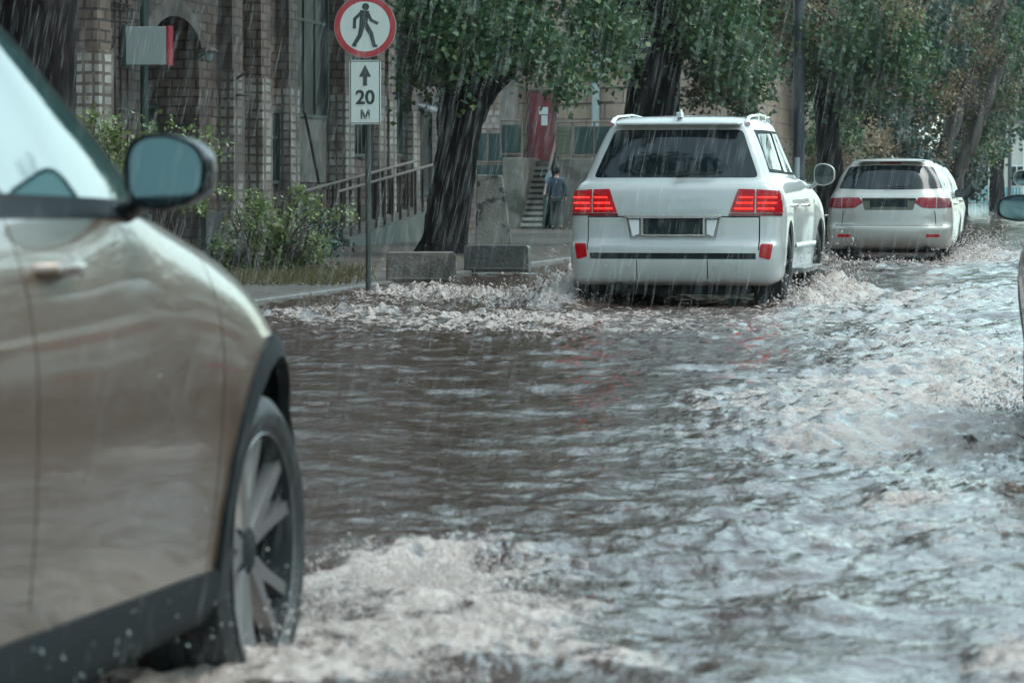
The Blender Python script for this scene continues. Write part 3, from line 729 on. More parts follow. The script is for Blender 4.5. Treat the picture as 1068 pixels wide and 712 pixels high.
for q in KI['regions']:
    if q['part'] == 'door_window': q['mat'] = M['glass3']
suv = make_car(LX); finish_off_roader(suv)
tag(suv, 'big white off-road car with lit red tail lights and chrome roof rails', 'car', 'cars driving through the flood')
rear_at(suv, 2.5, AtD(700.5, 332, 31.9), -1.2)
rdx = make_car(RD); finish_crossover(rdx)
tag(rdx, 'rounded pearl white car with black door mirrors, driving ahead of the big white off-road car', 'car', 'cars driving through the flood')
rear_at(rdx, 2.3, AtD(926, 280, 51.4), 0)
ki = make_car(KI)
tag(ki, 'muddy taupe crossover with black wheel arches, cut off by the left edge', 'car', 'cars driving through the flood')
# its front right wheel hub is 8.2 m ahead
hub = AtD(286, 568, 8.1); a = R(1.3)
ox, oy = .93, 1.34
ki.location = (hub[0] - (ox*math.cos(a) - oy*math.sin(a)), hub[1] - (ox*math.sin(a) + oy*math.cos(a)), -.02); ki.rotation_euler = (0, 0, a)
# farther white car in front of the pearl one
suv2 = copy_tree(rdx)
tag(suv2, 'car mostly hidden beyond the right flank of the rounded pearl white car', 'car')
rear_at(suv2, 2.3, (-3.26, 62.0, 0), 0)

# car on the right whose left flank and mirror just enter the frame
rcar = copy_tree(rdx)
tag(rcar, 'white car cut off by the right edge, its black mirror and tyre showing', 'car')
a = R(1.9); hub = AtD(1069, 370, 17.1); ox, oy = -.905, 1.34
rcar.location = (hub[0] - (ox*math.cos(a) - oy*math.sin(a)), hub[1] - (ox*math.sin(a) + oy*math.cos(a)), 0); rcar.rotation_euler = (0, 0, a)
suv3 = copy_tree(suv)
tag(suv3, 'white car beyond the right edge showing only a round white-rimmed mirror', 'car')
mp = AtD(1065, 184, 48); a = R(1.2); ox, oy = -1.085, .78
suv3.location = (mp[0] - (ox*math.cos(a) - oy*math.sin(a)), mp[1] - (ox*math.sin(a) + oy*math.cos(a)), 0); suv3.rotation_euler = (0, 0, a)

for o in kids(suv):
    if o.name.startswith('mirror'):
        for g in kids(o): g.material_slots[0].link = 'OBJECT'; g.material_slots[0].material = M['mirror_dark']
for c_ in (rdx, suv2):
    for o in kids(c_):
        if o.name.startswith('mirror'):
            for g in kids(o): g.material_slots[0].link = 'OBJECT'; g.material_slots[0].material = M['mirror_dark']

for o in kids(suv2):
    for sl in o.material_slots if o.type == 'MESH' else ():
        if sl.material == M['pearl']: sl.link = 'OBJECT'; sl.material = M['slate']
# ------------------------------------------------------------------ ground and water
WL = .065
def zg(x, y):
    """the pavement: kerb height by the road, falling gently away down the street"""
    x = np.asarray(x, float); y = np.asarray(y, float)
    t = np.clip((-8.6 - x) / 2.0, 0, 1); s = .12 - .0019 * np.maximum(0, y - 35)
    s = np.maximum(s, -.06)
    return .14 * (1-t) + np.minimum(s, .14) * t + .012 * fbm(x*.7, y*.7, o=3) * t
KX = -7.9
b = MB(); b.box2((-260, -120, -1.2), (260, 900, -.30)); b.build('ground', plain('wet_soil', (.07, .06, .05), .4)); 
tag(bpy.data.objects['ground'], kind='structure')
m_as = noise_mat('wet_asphalt', (.035, .036, .038), (.065, .064, .062), 14, .22, .15)
b = MB(); b.box2((KX+.16, -60, -.28), (14, 700, 0)); b.box2((-200, 175, -.28), (KX+.15, 262, .0)); o = b.build('road', m_as); tag(o, kind='structure')
b = MB()
for k in range(0, 46): b.box2((KX, -20 + k*3 + .006, -.28), (KX+.155, -20 + k*3 + 2.994, .145))
o = b.build('kerb', noise_mat('kerb_stone', (.06, .055, .05), (.13, .12, .11), 6, .45, .3), bevel=.02); tag(o, kind='structure')
xs = np.concatenate([np.linspace(KX-.003, -19, 60), [-40, -90]]); ys = np.concatenate([np.linspace(-20, 25, 20), np.linspace(26, 112, 130), np.linspace(114, 175, 30)])
X, Y = np.meshgrid(xs, ys); Zg = zg(X, Y)
V = np.stack([X, Y, Zg], -1).reshape(-1, 3); nx = len(xs)
F = [(j*nx+i+1, j*nx+i, (j+1)*nx+i, (j+1)*nx+i+1) for j in range(len(ys)-1) for i in range(nx-1)]
b = MB(); b.add(V, F)
m_pv = noise_mat2('wet_pavement', (.048, .040, .033), (.085, .074, .064), (.045, .033, .022), 3.0, .45, rough=.55, bump=.25, bscale=18, thr=(.50, .60))
o = b.build('pavement', m_pv, smooth=True, fix=False); tag(o, kind='structure')
b = MB(); b.box2((14.0, -60, -.28), (60, 700, .12)); o = b.build('far_pavement', m_pv); tag(o, kind='structure')
b = MB(); b.box2((-200, 262, -.28), (KX+.15, 700, .05)); o = b.build('lawn', noise_mat('far_lawn', (.05, .07, .035), (.10, .085, .055), .6, .6)); tag(o, kind='structure')

# --- flood water: heights are a function of the place on the road, the mesh is finer where it is near
def smooth(t): t = np.clip(t, 0, 1); return t*t*(3-2*t)
BL = []     # turbulence: (x, y, rx, ry, rz, foam, height)
def blob(px, py, rx, ry, foam, hgt, rough=1.0):
    p = G(px, py, WL); BL.append((p[0], p[1], rx, ry, foam, hgt, rough))
# white-water along the off-road car and the wave it throws against the kerb
sx, sy = suv.location.x, suv.location.y
for (dx, dy, rx, ry, fo, hh) in ((-1.15, -1.6, .45, 1.3, .9, .20), (-1.35, .8, .55, 1.8, .95, .26), (1.12, -1.5, .35, 1.2, .85, .13), (1.25, 1.0, .45, 1.6, .9, .18), (0, -3.6, 1.3, .6, .12, .01),
                                 (-2.2, -.6, 1.0, 2.4, .6, .10), (-3.2, 1.0, .9, 3.0, .6, .10), (1.9, -.2, .8, 2.4, .55, .07), (0, -4.5, 1.5, 2.0, .28, .03)):
    BL.append((sx+dx, sy+dy, rx, ry, fo, hh, 1.0))
rx0, ry0 = rdx.location.x, rdx.location.y
for (dx, dy, rx, ry, fo, hh) in ((-1.05, -1.5, .4, 1.5, .8, .16), (1.10, -1.5, .5, 2.0, .8, .12), (1.3, 1.2, .6, 2.4, .8, .15), (0, -3.2, 1.3, 1.0, .4, .02), (-1.5, .5, .8, 3.0, .6, .10), (2.2, .3, 1.0, 3.4, .6, .12), (0, -6, 1.8, 3, .4, .05), (2.2, -5, 1.3, 4, .5, .07)):
    BL.append((rx0+dx, ry0+dy, rx, ry, fo, hh, 1.0))
cx, cy_ = rcar.location.x, rcar.location.y
for (dx, dy, rx, ry, fo, hh) in ((-1.1, 1.1, .35, 1.3, .7, .005), (-1.2, 3.2, .45, 1.8, .55, .03), (-1.7, 2.0, .7, 2.6, .42, .04), (-1.25, 6, .8, 2.6, .5, .05), (-1.8, 9, 1.0, 3.5, .45, .05), (-1.15, -.8, .5, 1.4, .6, .06)):
    BL.append((cx+dx, cy_+dy, rx, ry, fo, hh, 1.0))
# bow wave and wash of the taupe car, nearest the camera
for q in ((340, 610, .14, .9, .9, .02), (410, 600, .22, .9, .95, .05), (490, 615, .20, .8, .9, .05), (560, 650, .20, .55, .85, .04), (470, 680, .30, .5, .95, .03), (370, 690, .22, .5, .95, .02), (640, 700, .18, .30, .6, .03), (1060, 690, .16, .35, .85, .05),
          (150, 700, .5, .6, .6, .04), (245, 700, .25, .5, .6, .01)):
    blob(*q)
# choppy foam in the middle lane, partly painting in brighter water
for q in ((900, 470, .7, 2.2, .26, .04), (1000, 410, .7, 3.0, .34, .04), (820, 560, .5, 1.6, .18, .03), (960, 590, .5, 1.5, .16, .02), (800, 430, .5, 2.2, .26, .04), (850, 455, .35, .9, .42, .05), (740, 420, .2, .8, .4, .04), (1012, 454, .28, .7, .6, .0), (880, 400, .5, 2, .35, .04), (960, 450, .4, 1.2, .32, .03), (1000, 560, .3, .7, .3, .02), (840, 620, .3, .5, .3, .02), (930, 530, .2, .5, .42, .04), (470, 345, 1.6, 3.0, .38, .04), (700, 345, 1.6, 2.5, .25, .03), (900, 330, 1.3, 4, .36, .04), (1020, 310, 1.2, 5, .4, .05), (340, 330, 1.0, 2.0, .5, .07), (1010, 520, .35, .9, .33, .03), (520, 335, 1.2, 1.6, .5, .07)):
    blob(*q)
def turb(x, y):
    foam = np.zeros_like(x); hgt = np.zeros_like(x)
    wx = x + .25*fbm(x*1.3, y*1.3, o=3); wy = y + .6*fbm(x*1.1+40, y*1.1, o=3)
    for (bx, by, rx, ry, fo, hh, ro) in BL:
        g = np.exp(-(((wx-bx)/rx)**2 + ((wy-by)/ry)**2)*1.1)
        foam = 1 - (1-foam)*(1-fo*g); hgt = np.maximum(hgt, hh*g)
    return foam, hgt
def water_h(x, y):
    foam, hgt = turb(x, y)
    calm = smooth((fbm(x*.35+3, y*.16, o=2) + .30) / .55)          # smoother and choppier patches
    right = smooth((x + 3.2) / 3.0)
    amp = .98 + .55*calm + .12*right + .5*foam
    z = 0; x0_, y0_ = x, y; x = x + 5.3; y = y - 3.1
    for i, (lam, a, ani) in enumerate(((3.4, .022, .8), (1.7, .020, .8), (.85, .018, .75), (.46, .0165, .7), (.23, .0115, .75), (.12, .0065, .85), (.06, .0028, 1))):
        c, s = math.cos(.30*i - .7), math.sin(.30*i - .7)
        u = (x*c*.72 + y*s) / lam; v = (-x*s*.72 + y*c) / lam * ani
        n = pnoise(u + 13*i, v - 7*i, z=np.full_like(u, 3.1*i))
        rid = 1 - np.abs(n)*2.1
        z = z + a * (.55*rid + .75*n)
    z = (z - .023) * amp; x, y = x0_, y0_
    # thrown-up lumps
    l1 = pnoise(x*5.2, y*3.1, np.full_like(x, 5.5)); l2 = pnoise(x*12, y*8, np.full_like(x, 8.5)); l3 = pnoise(x*27, y*20, np.full_like(x, 2.5))
    l4 = 1 - 2*np.abs(pnoise(x*17+9, y*12, np.full_like(x, 4.5))); l5 = 1 - 2*np.abs(pnoise(x*41+9, y*30, np.full_like(x, 6.5)))
    z = z + hgt*(.50 + .80*l1 + .55*l2 + .34*l3 + .34*l4 + .20*l5)*np.clip(.35 + (y-7)/22, .5, 1) + foam*(.006*l4 + .004*l5)
    ff = foam*.88 + .34*fbm(x*3.0, y*1.7, o=4) + .10*l2
    return z, np.clip(ff, 0, 1)
NC, NR = 600, 900
aa = np.linspace(R(-24), R(34), NC)          # finer in the lane ahead
c0 = R(9.5); aa = -(c0) + np.sign(np.linspace(-1, 1, NC)) * (np.abs(np.linspace(-1, 1, NC))**1.6) * R(34)
dd = np.concatenate([np.geomspace(5.4, 130, NR), np.geomspace(140, 690, 24)])
A_, D_ = np.meshgrid(aa, dd)
X = np.tan(A_)*D_; Y = D_.copy()
X = np.clip(X, KX+.15, 13.9)
Zw, Fo = water_h(X, Y)
fade = np.clip((200 - Y)/120, .15, 1)
Zw = WL + Zw*fade
V = np.stack([X, Y, Zw], -1).reshape(-1, 3).astype(np.float32)
j, i = np.meshgrid(np.arange(len(dd)-1), np.arange(NC-1), indexing='ij')
q = np.stack([j*NC+i, j*NC+i+1, (j+1)*NC+i+1, (j+1)*NC+i], -1).reshape(-1, 4)
wd = np.abs(V[q[:, 0], 0]-V[q[:, 1], 0]) + np.abs(V[q[:, 2], 0]-V[q[:, 3], 0]); q = q[wd > 1e-6]
def mesh_np(name, V, Q, mats, parent=None, smooth=True, mi=None):
    me = bpy.data.meshes.new(name); k = Q.shape[1]
    me.vertices.add(len(V)); me.vertices.foreach_set('co', np.ascontiguousarray(V, dtype=np.float32).ravel())
    me.loops.add(Q.size); me.loops.foreach_set('vertex_index', np.ascontiguousarray(Q, dtype=np.int32).ravel())
    me.polygons.add(len(Q)); me.polygons.foreach_set('loop_start', np.arange(0, Q.size, k, dtype=np.int32))
    me.polygons.foreach_set('use_smooth', np.full(len(Q), smooth, dtype=bool))
    for m in (mats if isinstance(mats, (list, tuple)) else [mats]): me.materials.append(m)
    if mi is not None: me.polygons.foreach_set('material_index', np.ascontiguousarray(mi, dtype=np.int32))
    me.update(calc_edges=True); me.validate()
    return link(bpy.data.objects.new(name, me), parent)
m_w, nt, pb = mat('flood_water')
at = N(nt, 'ShaderNodeAttribute', attribute_name='foam')
tc = N(nt, 'ShaderNodeTexCoord')
mp = N(nt, 'ShaderNodeMapping'); mp.inputs['Scale'].default_value = (1, .7, 1); L(nt, tc, 'Object', mp, 'Vector')
n1 = N(nt, 'ShaderNodeTexNoise', Scale=14, Detail=9, Roughness=.7); L(nt, mp, 'Vector', n1, 'Vector')
v1 = N(nt, 'ShaderNodeTexVoronoi', Scale=26); v1.feature = 'DISTANCE_TO_EDGE'; L(nt, mp, 'Vector', v1, 'Vector')
m1 = N(nt, 'ShaderNodeMath', operation='MULTIPLY_ADD'); L(nt, n1, 'Fac', m1, 0); m1.inputs[1].default_value = 1.1; m1.inputs[2].default_value = -.62
lp1 = N(nt, 'ShaderNodeTexNoise', Scale=6.5, Detail=6, Roughness=.6); L(nt, mp, 'Vector', lp1, 'Vector')
ls = N(nt, 'ShaderNodeMath', operation='SUBTRACT'); L(nt, lp1, 'Fac', ls, 0); ls.inputs[1].default_value = .5
la = N(nt, 'ShaderNodeMath', operation='ABSOLUTE'); L(nt, ls, 'Value', la, 0)
lm = N(nt, 'ShaderNodeMath', operation='MULTIPLY_ADD'); L(nt, la, 'Value', lm, 0); lm.inputs[1].default_value = -3.2; L(nt, m1, 'Value', lm, 2)
lo = N(nt, 'ShaderNodeMath', operation='ADD'); L(nt, lm, 'Value', lo, 0); lo.inputs[1].default_value = .22
m1 = lo
ad = N(nt, 'ShaderNodeMath', operation='ADD'); L(nt, at, 'Fac', ad, 0); L(nt, m1, 'Value', ad, 1)
mr1 = N(nt, 'ShaderNodeMapRange'); mr1.inputs[1].default_value = .34; mr1.inputs[2].default_value = .66; L(nt, ad, 'Value', mr1, 'Value')
n2 = N(nt, 'ShaderNodeTexNoise', Scale=2.4, Detail=5); L(nt, tc, 'Object', n2, 'Vector')
mud = mixc(nt, (n2, 'Fac'), (.042, .024, .020), (.072, .044, .035))
n5 = N(nt, 'ShaderNodeTexNoise', Scale=34, Detail=6, Roughness=.65); L(nt, mp, 'Vector', n5, 'Vector')
fcol = mixc(nt, (n5, 'Fac'), (.17, .120, .098), (.60, .515, .47))
cc = mixc(nt, (mr1, 'Result'), mud, fcol); nt.links.new(cc[0].outputs[2], pb.inputs['Base Color'])
mr2 = N(nt, 'ShaderNodeMapRange'); mr2.inputs[3].default_value = .04; mr2.inputs[4].default_value = .38; L(nt, mr1, 'Result', mr2, 'Value'); L(nt, mr2, 'Result', pb, 'Roughness')
pb.inputs['IOR'].default_value = 1.40
pb.inputs['Specular IOR Level'].default_value = .5
n3 = N(nt, 'ShaderNodeTexNoise', Scale=9, Detail=5, Roughness=.6); L(nt, mp, 'Vector', n3, 'Vector')
n4 = N(nt, 'ShaderNodeTexNoise', Scale=55, Detail=4); L(nt, mp, 'Vector', n4, 'Vector')
b1 = N(nt, 'ShaderNodeBump', Strength=.5, Distance=.03); L(nt, n3, 'Fac', b1, 'Height')
b2 = N(nt, 'ShaderNodeBump', Strength=.35, Distance=.006); L(nt, n4, 'Fac', b2, 'Height'); L(nt, b1, 'Normal', b2, 'Normal')
b3 = N(nt, 'ShaderNodeBump', Distance=.03); mm = N(nt, 'ShaderNodeMath', operation='MULTIPLY'); L(nt, mr1, 'Result', mm, 0); mm.inputs[1].default_value = .6
L(nt, mm, 'Value', b3, 'Strength'); L(nt, n5, 'Fac', b3, 'Height'); L(nt, b2, 'Normal', b3, 'Normal'); L(nt, b3, 'Normal', pb, 'Normal')
wo = mesh_np('flood_water', V, q, m_w)
fa = wo.data.attributes.new('foam', 'FLOAT', 'POINT'); fa.data.foreach_set('value', Fo.reshape(-1).astype(np.float32))
tag(wo, kind='structure')
# the rest of the flooded street, behind the camera
b = MB(); b.box2((KX+.16, -58, -.2), (13.9, 5.39, WL-.01)); o = b.build('flood_water_behind', m_w); o.name = 'water'; tag(o, kind='structure')

# --- spray: drops thrown up by the wheels
OCT = np.array([(1,0,0),(-1,0,0),(0,1,0),(0,-1,0),(0,0,1),(0,0,-1)], float)
OF = np.array([(0,2,4),(2,1,4),(1,3,4),(3,0,4),(2,0,5),(1,2,5),(3,1,5),(0,3,5)])
ICO_bm = bmesh.new(); bmesh.ops.create_icosphere(ICO_bm, subdivisions=1, radius=1); ICO = np.array([v.co[:] for v in ICO_bm.verts]); ICF = np.array([[v.index for v in f.verts] for f in ICO_bm.faces]); ICO_bm.free()
def drops(name, pts, rad, m, label, cat, group=None):
    n = len(pts); k = len(ICO)
    ax_ = rng.normal(size=(n, 3)); ax_ /= np.linalg.norm(ax_, axis=1)[:, None]; st = rng.uniform(0, 2.6, (n, 1)); loc = ICO[None]*rad[:, None, None]*rng.uniform(.5, 1.2, (n, 1, 3)); loc = loc + (loc @ ax_[:, :, None]) * ax_[:, None, :] * st[:, :, None]; V = pts[:, None, :] + loc
    Q = (ICF[None] + (np.arange(n)*k)[:, None, None]).reshape(-1, 3)
    o = mesh_np(name, V.reshape(-1, 3), Q, m); tag(o, label, cat, group, 'stuff'); return o
m_sp = plain('spray_foam', (.60, .53, .50), .25, spec=.6, alpha=.7)
m_sp2 = plain('spray_drop', (.45, .50, .50), .08, spec=.8, alpha=.6)
def spray(spots, n, rmin, rmax, label, m=m_sp):
    P_, S_ = [], []
    for (x, y, rx, ry, hz, w_) in spots:
        c = int(n*w_); ux = rng.normal(size=c)*rx*.55; uy = rng.normal(size=c)*ry*.55
        h = rng.exponential(1, c)*hz*.30 * np.exp(-(ux/rx)**2*.5)
        cl = pnoise((x+ux)*7, (y+uy)*5, h*9)                     # gathered in ragged sheets
        k = cl > -.12
        P_.append(np.stack([x+ux, y+uy, WL+.01+h], -1)[k]); S_.append((rmin + (rmax-rmin)*rng.random(c)**3)[k])
    return drops('splash', np.concatenate(P_), np.concatenate(S_), m, label, 'splash', 'splashes thrown up by the cars')
spray([(sx-1.15, sy-1.5, .35, 1.0, .30, .7), (sx-1.35, sy+.9, .45, 1.5, .42, 1.0), (sx-2.3, sy-.4, .8, 1.8, .18, .5), (sx+1.1, sy-1.5, .25, 1.0, .28, .5), (sx+1.2, sy+1.2, .35, 1.3, .36, .7)], 7000, .003, .013, 'brown splash churned up round the wheels of the big white off-road car')
spray([(rx0-1.05, ry0-1.4, .3, 1.2, .28, .6), (rx0+1.15, ry0-1.4, .4, 1.5, .36, .8), (rx0+1.35, ry0+1.4, .5, 2.0, .45, 1), (rx0, ry0-2.9, .9, .4, .08, .3)], 4500, .004, .015, 'splash round the wheels of the rounded pearl white car')
spray([(cx-1.05, cy_+1.2, .25, .8, .30, 1), (cx-1.15, cy_+3.2, .35, 1.2, .3, .8), (cx-1.6, cy_+8, .7, 2.6, .25, .8)], 1100, .002, .007, 'splash beside the car cut off by the right edge')
g1, g2, g3, g4, g5 = G(350, 630, WL), G(440, 620, WL), G(530, 660, WL), G(330, 680, WL), G(430, 690, WL)
spray([(g1[0], g1[1], .16, .6, .10, 1), (g2[0], g2[1], .2, .7, .10, 1), (g3[0], g3[1], .2, .5, .08, .8), (g4[0], g4[1], .14, .5, .12, .8), (g5[0], g5[1], .2, .4, .10, .6)], 9000, .0008, .0042, 'pale brown splash spreading from the front wheel of the taupe car')
kx, ky = ki.location.x, ki.location.y
spray([(kx+1.02, ky+.45, .10, .55, .55, 1.0), (kx+1.0, ky-.3, .12, .5, .45, .8), (kx+.98, ky-.9, .12, .5, .4, .8)], 420, .0008, .0032, 'clear drops flung up behind the front wheel of the taupe car', m_sp2)
# ------------------------------------------------------------------ street front
FX = -15.5
def fy(px): return AtX(px, 150, FX)[1]
def fz(px, py, X=FX): return AtX(px, py, X)[2]
m_brick = brick_mat('brown_block', (.23, .158, .122), (.14, .094, .074), (.04, .031, .028), .23, .165, .02, .6, .7, stain=(.055, .043, .04), ys=.33)
m_pale = brick_mat('pale_block', (.47, .46, .42), (.26, .22, .185), (.13, .095, .078), .16, .165, .026, .6, .7, off=.0, stain=(.08, .062, .055), ys=.30)
m_beige = brick_mat('beige_block', (.40, .30, .225), (.34, .25, .19), (.13, .10, .085), 1.1, .46, .022, .55, .5, stain=(.22, .16, .13))
m_plast = noise_mat2('old_plaster', (.26, .225, .20), (.17, .15, .135), (.10, .085, .075), 2.2, .8, .7, .3, 26, (.48, .62))
m_conc = noise_mat2('wet_concrete', (.21, .19, .165), (.14, .13, .115), (.07, .075, .06), 4, 1.6, .5, .45, 22, (.48, .62))
m_conc_d = noise_mat2('dark_concrete', (.055, .054, .05), (.035, .036, .034), (.075, .07, .062), 5, 2.0, .5, .4, 22, (.52, .66))
m_dark = plain('dark_glass', (.008, .012, .013), .35, spec=.12)
m_void = plain('passage_dark', (.02, .018, .017), .9)  # near-black walls put the darkness inside the gateway into the colour
m_green = plain('green_iron', (.02, .05, .05), .5)
m_iron = plain('rusty_iron', (.035, .022, .02), .6)
m_galv = noise_mat('worn_rail_paint', (.10, .07, .06), (.19, .145, .125), 30, .45, .2)
m_pipe = plain('grey_pipe', (.34, .40, .41), .45)
m_gpipe = plain('dark_downpipe', (.03, .055, .05), .5)
m_red = noise_mat('red_door', (.15, .022, .03), (.20, .035, .042), 6, .5, .1)
m_wsign = plain('sign_white', (.72, .74, .72), .4)
m_paper = plain('paper', (.66, .68, .68), .8)

bld = empty('brick_building', (FX, fy(250), 0), 0, 'long brown block building with pale block piers and an arched gateway', 'building')
def local(mb, name, m, par=bld, **k):
    """meshes are laid out in world metres, then hung from their thing"""
    o = mb.build(name, m, None, **k); o.parent = par
    o.matrix_parent_inverse = Matrix.Translation(-Vector(par.location)); return o
y0, y1 = -45.0, fy(497); ya, yb = fy(153), fy(208)
TOP = 11.0
zs = fz(180, 58); zt = fz(180, 17)
b = MB(); TH = 1.1
b.box2((FX-TH, y0, -.3), (FX, ya, TOP)); b.box2((FX-TH, yb, -.3), (FX, y1, TOP))
# over the arch
n = 14; pts = []
for k in range(n+1):
    t = math.pi*k/n; pts.append(((ya+yb)/2 - math.cos(t)*(yb-ya)/2, zs + math.sin(t)*(zt-zs)))
b.prism([(ya, TOP)] + pts + [(yb, TOP)], 'x', FX-TH, FX)
local(b, 'wall', m_brick)
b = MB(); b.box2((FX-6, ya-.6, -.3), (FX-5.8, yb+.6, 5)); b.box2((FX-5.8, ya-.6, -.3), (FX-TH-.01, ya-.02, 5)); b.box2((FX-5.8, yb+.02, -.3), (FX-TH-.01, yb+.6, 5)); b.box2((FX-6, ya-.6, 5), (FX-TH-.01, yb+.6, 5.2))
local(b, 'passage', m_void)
b = MB()
for k in range(9):
    yy = ya + (yb-ya)*(k+.5)/9; b.box((FX-.75, yy, 1.35), (.03, .03, 2.7))
for zz in (.3, 1.4, 2.6): b.box((FX-.75, (ya+yb)/2, zz), (.04, yb-ya, .05))
local(b, 'gate', m_gpipe)
b = MB()
for k in range(n):
    p, q = pts[k], pts[k+1]; c = ((ya+yb)/2, zs)
    def out(p, s): d = Vector((p[0]-c[0], p[1]-c[1])); d = d.normalized(); return (p[0]+d.x*s, p[1]+d.y*s)
    b.prism([p, q, out(q, .32), out(p, .32)], 'x', FX+.003, FX+.07)
local(b, 'arch_ring', m_plast)
b = MB(); b.prism([(FX-9, TOP), (FX+.5, TOP), (FX-4, TOP+2.4)], 'y', y0-.4, y1+.4); local(b, 'roof', plain('roof_sheet', (.10, .10, .10), .4))
b = MB(); b.box2((FX+.003, y0, TOP-.5), (FX+.35, y1, TOP-.003)); local(b, 'cornice', m_plast)
b = MB(); b.box2((FX+.002, y0, -.3), (FX+.10, ya-.05, .75)); b.box2((FX+.002, yb+.05, -.3), (FX+.10, y1-3, .75)); local(b, 'plinth', m_conc_d)
def pier(px0, px1, top_py, proj, up=True, streetside=None):
    a_, b_ = fy(px0), None
    c = AtX(px0, 150, FX); s = FPX / np.dot(c-ORG, np.array(CM.to_3x3() @ Vector((0, 0, -1))))
    pr = proj; b_ = a_ + .75
    zc = fz(px0, top_py)
    m = MB(); m.box2((FX+.002, a_, zc+.004), (FX+pr, b_, TOP-.52)); o = local(m, 'pier', m_brick)
    m = MB(); m.box2((FX+.002, a_-.03, -.3), (FX+pr+.03, b_+.03, zc)); q = m.build('block_facing', m_pale, None); q.parent = o
    return o
for (px, tp, pr) in ((72, 52, .46), (228, 73, .26), (254, 82, .34), (288, 90, .26), (343, 97, .34), (384, 100, .22), (396, 103, .20), (418, 116, .26), (462, 116, .25)):
    pier(px, 0, tp, pr)
def window(px0, px1, py0, py1, m=m_dark, bars=True):
    a_, b_ = fy(px0), fy(px1); z0, z1 = fz(px0, py1), fz(px0, py0)
    m_ = MB(); m_.box2((FX+.004, a_, z0), (FX+.03, b_, z1)); o = local(m_, 'window', m)
    f = MB(); t = .07
    f.box2((FX+.004, a_-t, z0-t), (FX+.09, a_-.001, z1+t)); f.box2((FX+.004, b_+.001, z0-t), (FX+.09, b_+t, z1+t)); f.box2((FX+.004, a_, z0-t), (FX+.09, b_, z0-.001)); f.box2((FX+.004, a_, z1+.001), (FX+.09, b_, z1+t))
    if bars:
        for k in (1, 2): f.box2((FX+.032, a_+(b_-a_)*k/3-.03, z0), (FX+.06, a_+(b_-a_)*k/3+.03, z1))
        f.box2((FX+.033, a_, z0+(z1-z0)*.62), (FX+.055, b_, z0+(z1-z0)*.62+.06))
    q = f.build('window_frame', m_gpipe, None); q.parent = o
window(303, 338, -40, 118); window(264, 276, -60, 82); window(276, 287, 118, 188); window(362, 376, -40, 98); window(366, 378, 106, 160); window(406, 416, -40, 160); window(433, 447, 100, 200, bars=False); window(470, 492, -20, 120)
m_ = MB(); m_.box2((FX+.003, fy(303), fz(305, 190)), (FX+.05, fy(338), fz(305, 122))); local(m_, 'infill_panel', m_conc)
# downpipes and cables
b = MB(); Yp = fy(141); b.tube([(FX+.16, Yp, 0), (FX+.16, Yp, TOP-.6)], .07, 10); local(b, 'downpipe', m_gpipe)
b = MB(); Yp = fy(300); b.tube([(FX+.16, Yp, 3), (FX+.16, Yp, TOP-.6)], .06, 10); local(b, 'downpipe', m_gpipe)
b = MB()
for (q0, q1, zc) in ((70, 138, 20), (60, 138, 8)):
    b.tube([(FX+.05, fy(q0), fz(q0, zc)), (FX+.05, fy(q1), fz(q1, zc+3))], .018, 6)
for q0 in (112, 118, 124, 131): b.tube([(FX+.04, fy(q0), 1.2), (FX+.04, fy(q0), 6.5)], .018, 6)
for zc in range(5): b.tube([(FX+.06, fy(110), 1.6+zc*.85), (FX+.06, fy(134), 1.6+zc*.85)], .016, 6)
local(b, 'cable', m_iron)
b = MB(); p = AtX(333, 192, FX+.3); q = AtX(318, 118, FX+.1); b.tube([(FX+.1, q[1], q[2]), (FX+.3, p[1], p[2])], .03, 6); local(b, 'diagonal_pipe', m_iron)
# awning over the far door
p0 = AtX(430, 92, FX+.05); b = MB()
b.add([(FX+.02, p0[1], 3.15), (FX+1.05, p0[1], 2.78), (FX+1.05, p0[1]+2.3, 2.78), (FX+.02, p0[1]+2.3, 3.15), (FX+.02, p0[1], 3.10), (FX+1.05, p0[1], 2.72), (FX+1.05, p0[1]+2.3, 2.72), (FX+.02, p0[1]+2.3, 3.10)], [(0,1,2,3), (7,6,5,4), (0,4,5,1), (1,5,6,2), (2,6,7,3), (3,7,4,0)])
local(b, 'awning', plain('awning_metal', (.62, .68, .70), .2, metallic=.6))

# --- things on that wall
p = AtX(158, 48, FX+.55); sgn = empty('light_box_sign', (FX, p[1], p[2]), 0, 'blank grey light box sign with a thin red edge, on the wall by the archway', 'sign')
b = MB(); b.box2((FX+.12, p[1]-.02, p[2]-.31), (FX+.80, p[1]+.18, p[2]+.31)); local(b, 'panel', plain('grey_panel', (.36, .39, .38), .4), sgn, bevel=.015)
b = MB(); b.box2((FX+.803, p[1]-.03, p[2]-.32), (FX+.86, p[1]+.19, p[2]+.32)); local(b, 'red_edge', plain('red_plastic', (.42, .015, .04), .4), sgn, bevel=.01)
b = MB(); b.box2((FX+.06, p[1]-.03, p[2]-.34), (FX+.117, p[1]+.19, p[2]+.34)); b.box2((FX+.002, p[1]+.1, p[2]-.1), (FX+.058, p[1]+.18, p[2]+.1)); local(b, 'bracket', m_gpipe, sgn)
p = AtX(214, 55, FX+.2); lamp = empty('wall_lamp', (FX, p[1], p[2]), 0, 'small wall lamp beside the archway', 'lamp')
b = MB(); b.tube([(FX+.005, p[1], p[2]-.12), (FX+.16, p[1], p[2]-.02), (FX+.24, p[1], p[2]+.06)], .022, 8); local(b, 'arm', m_gpipe, lamp)
b = MB(); b.lathe([(.001, .10), (.10, .09), (.16, .03), (.15, .0), (.001, .02)], 20, 'z'); b.v = [(x+FX+.26, y+p[1], z+p[2]) for x, y, z in b.v]; local(b, 'lamp_shade', m_galv, lamp, smooth='auto')
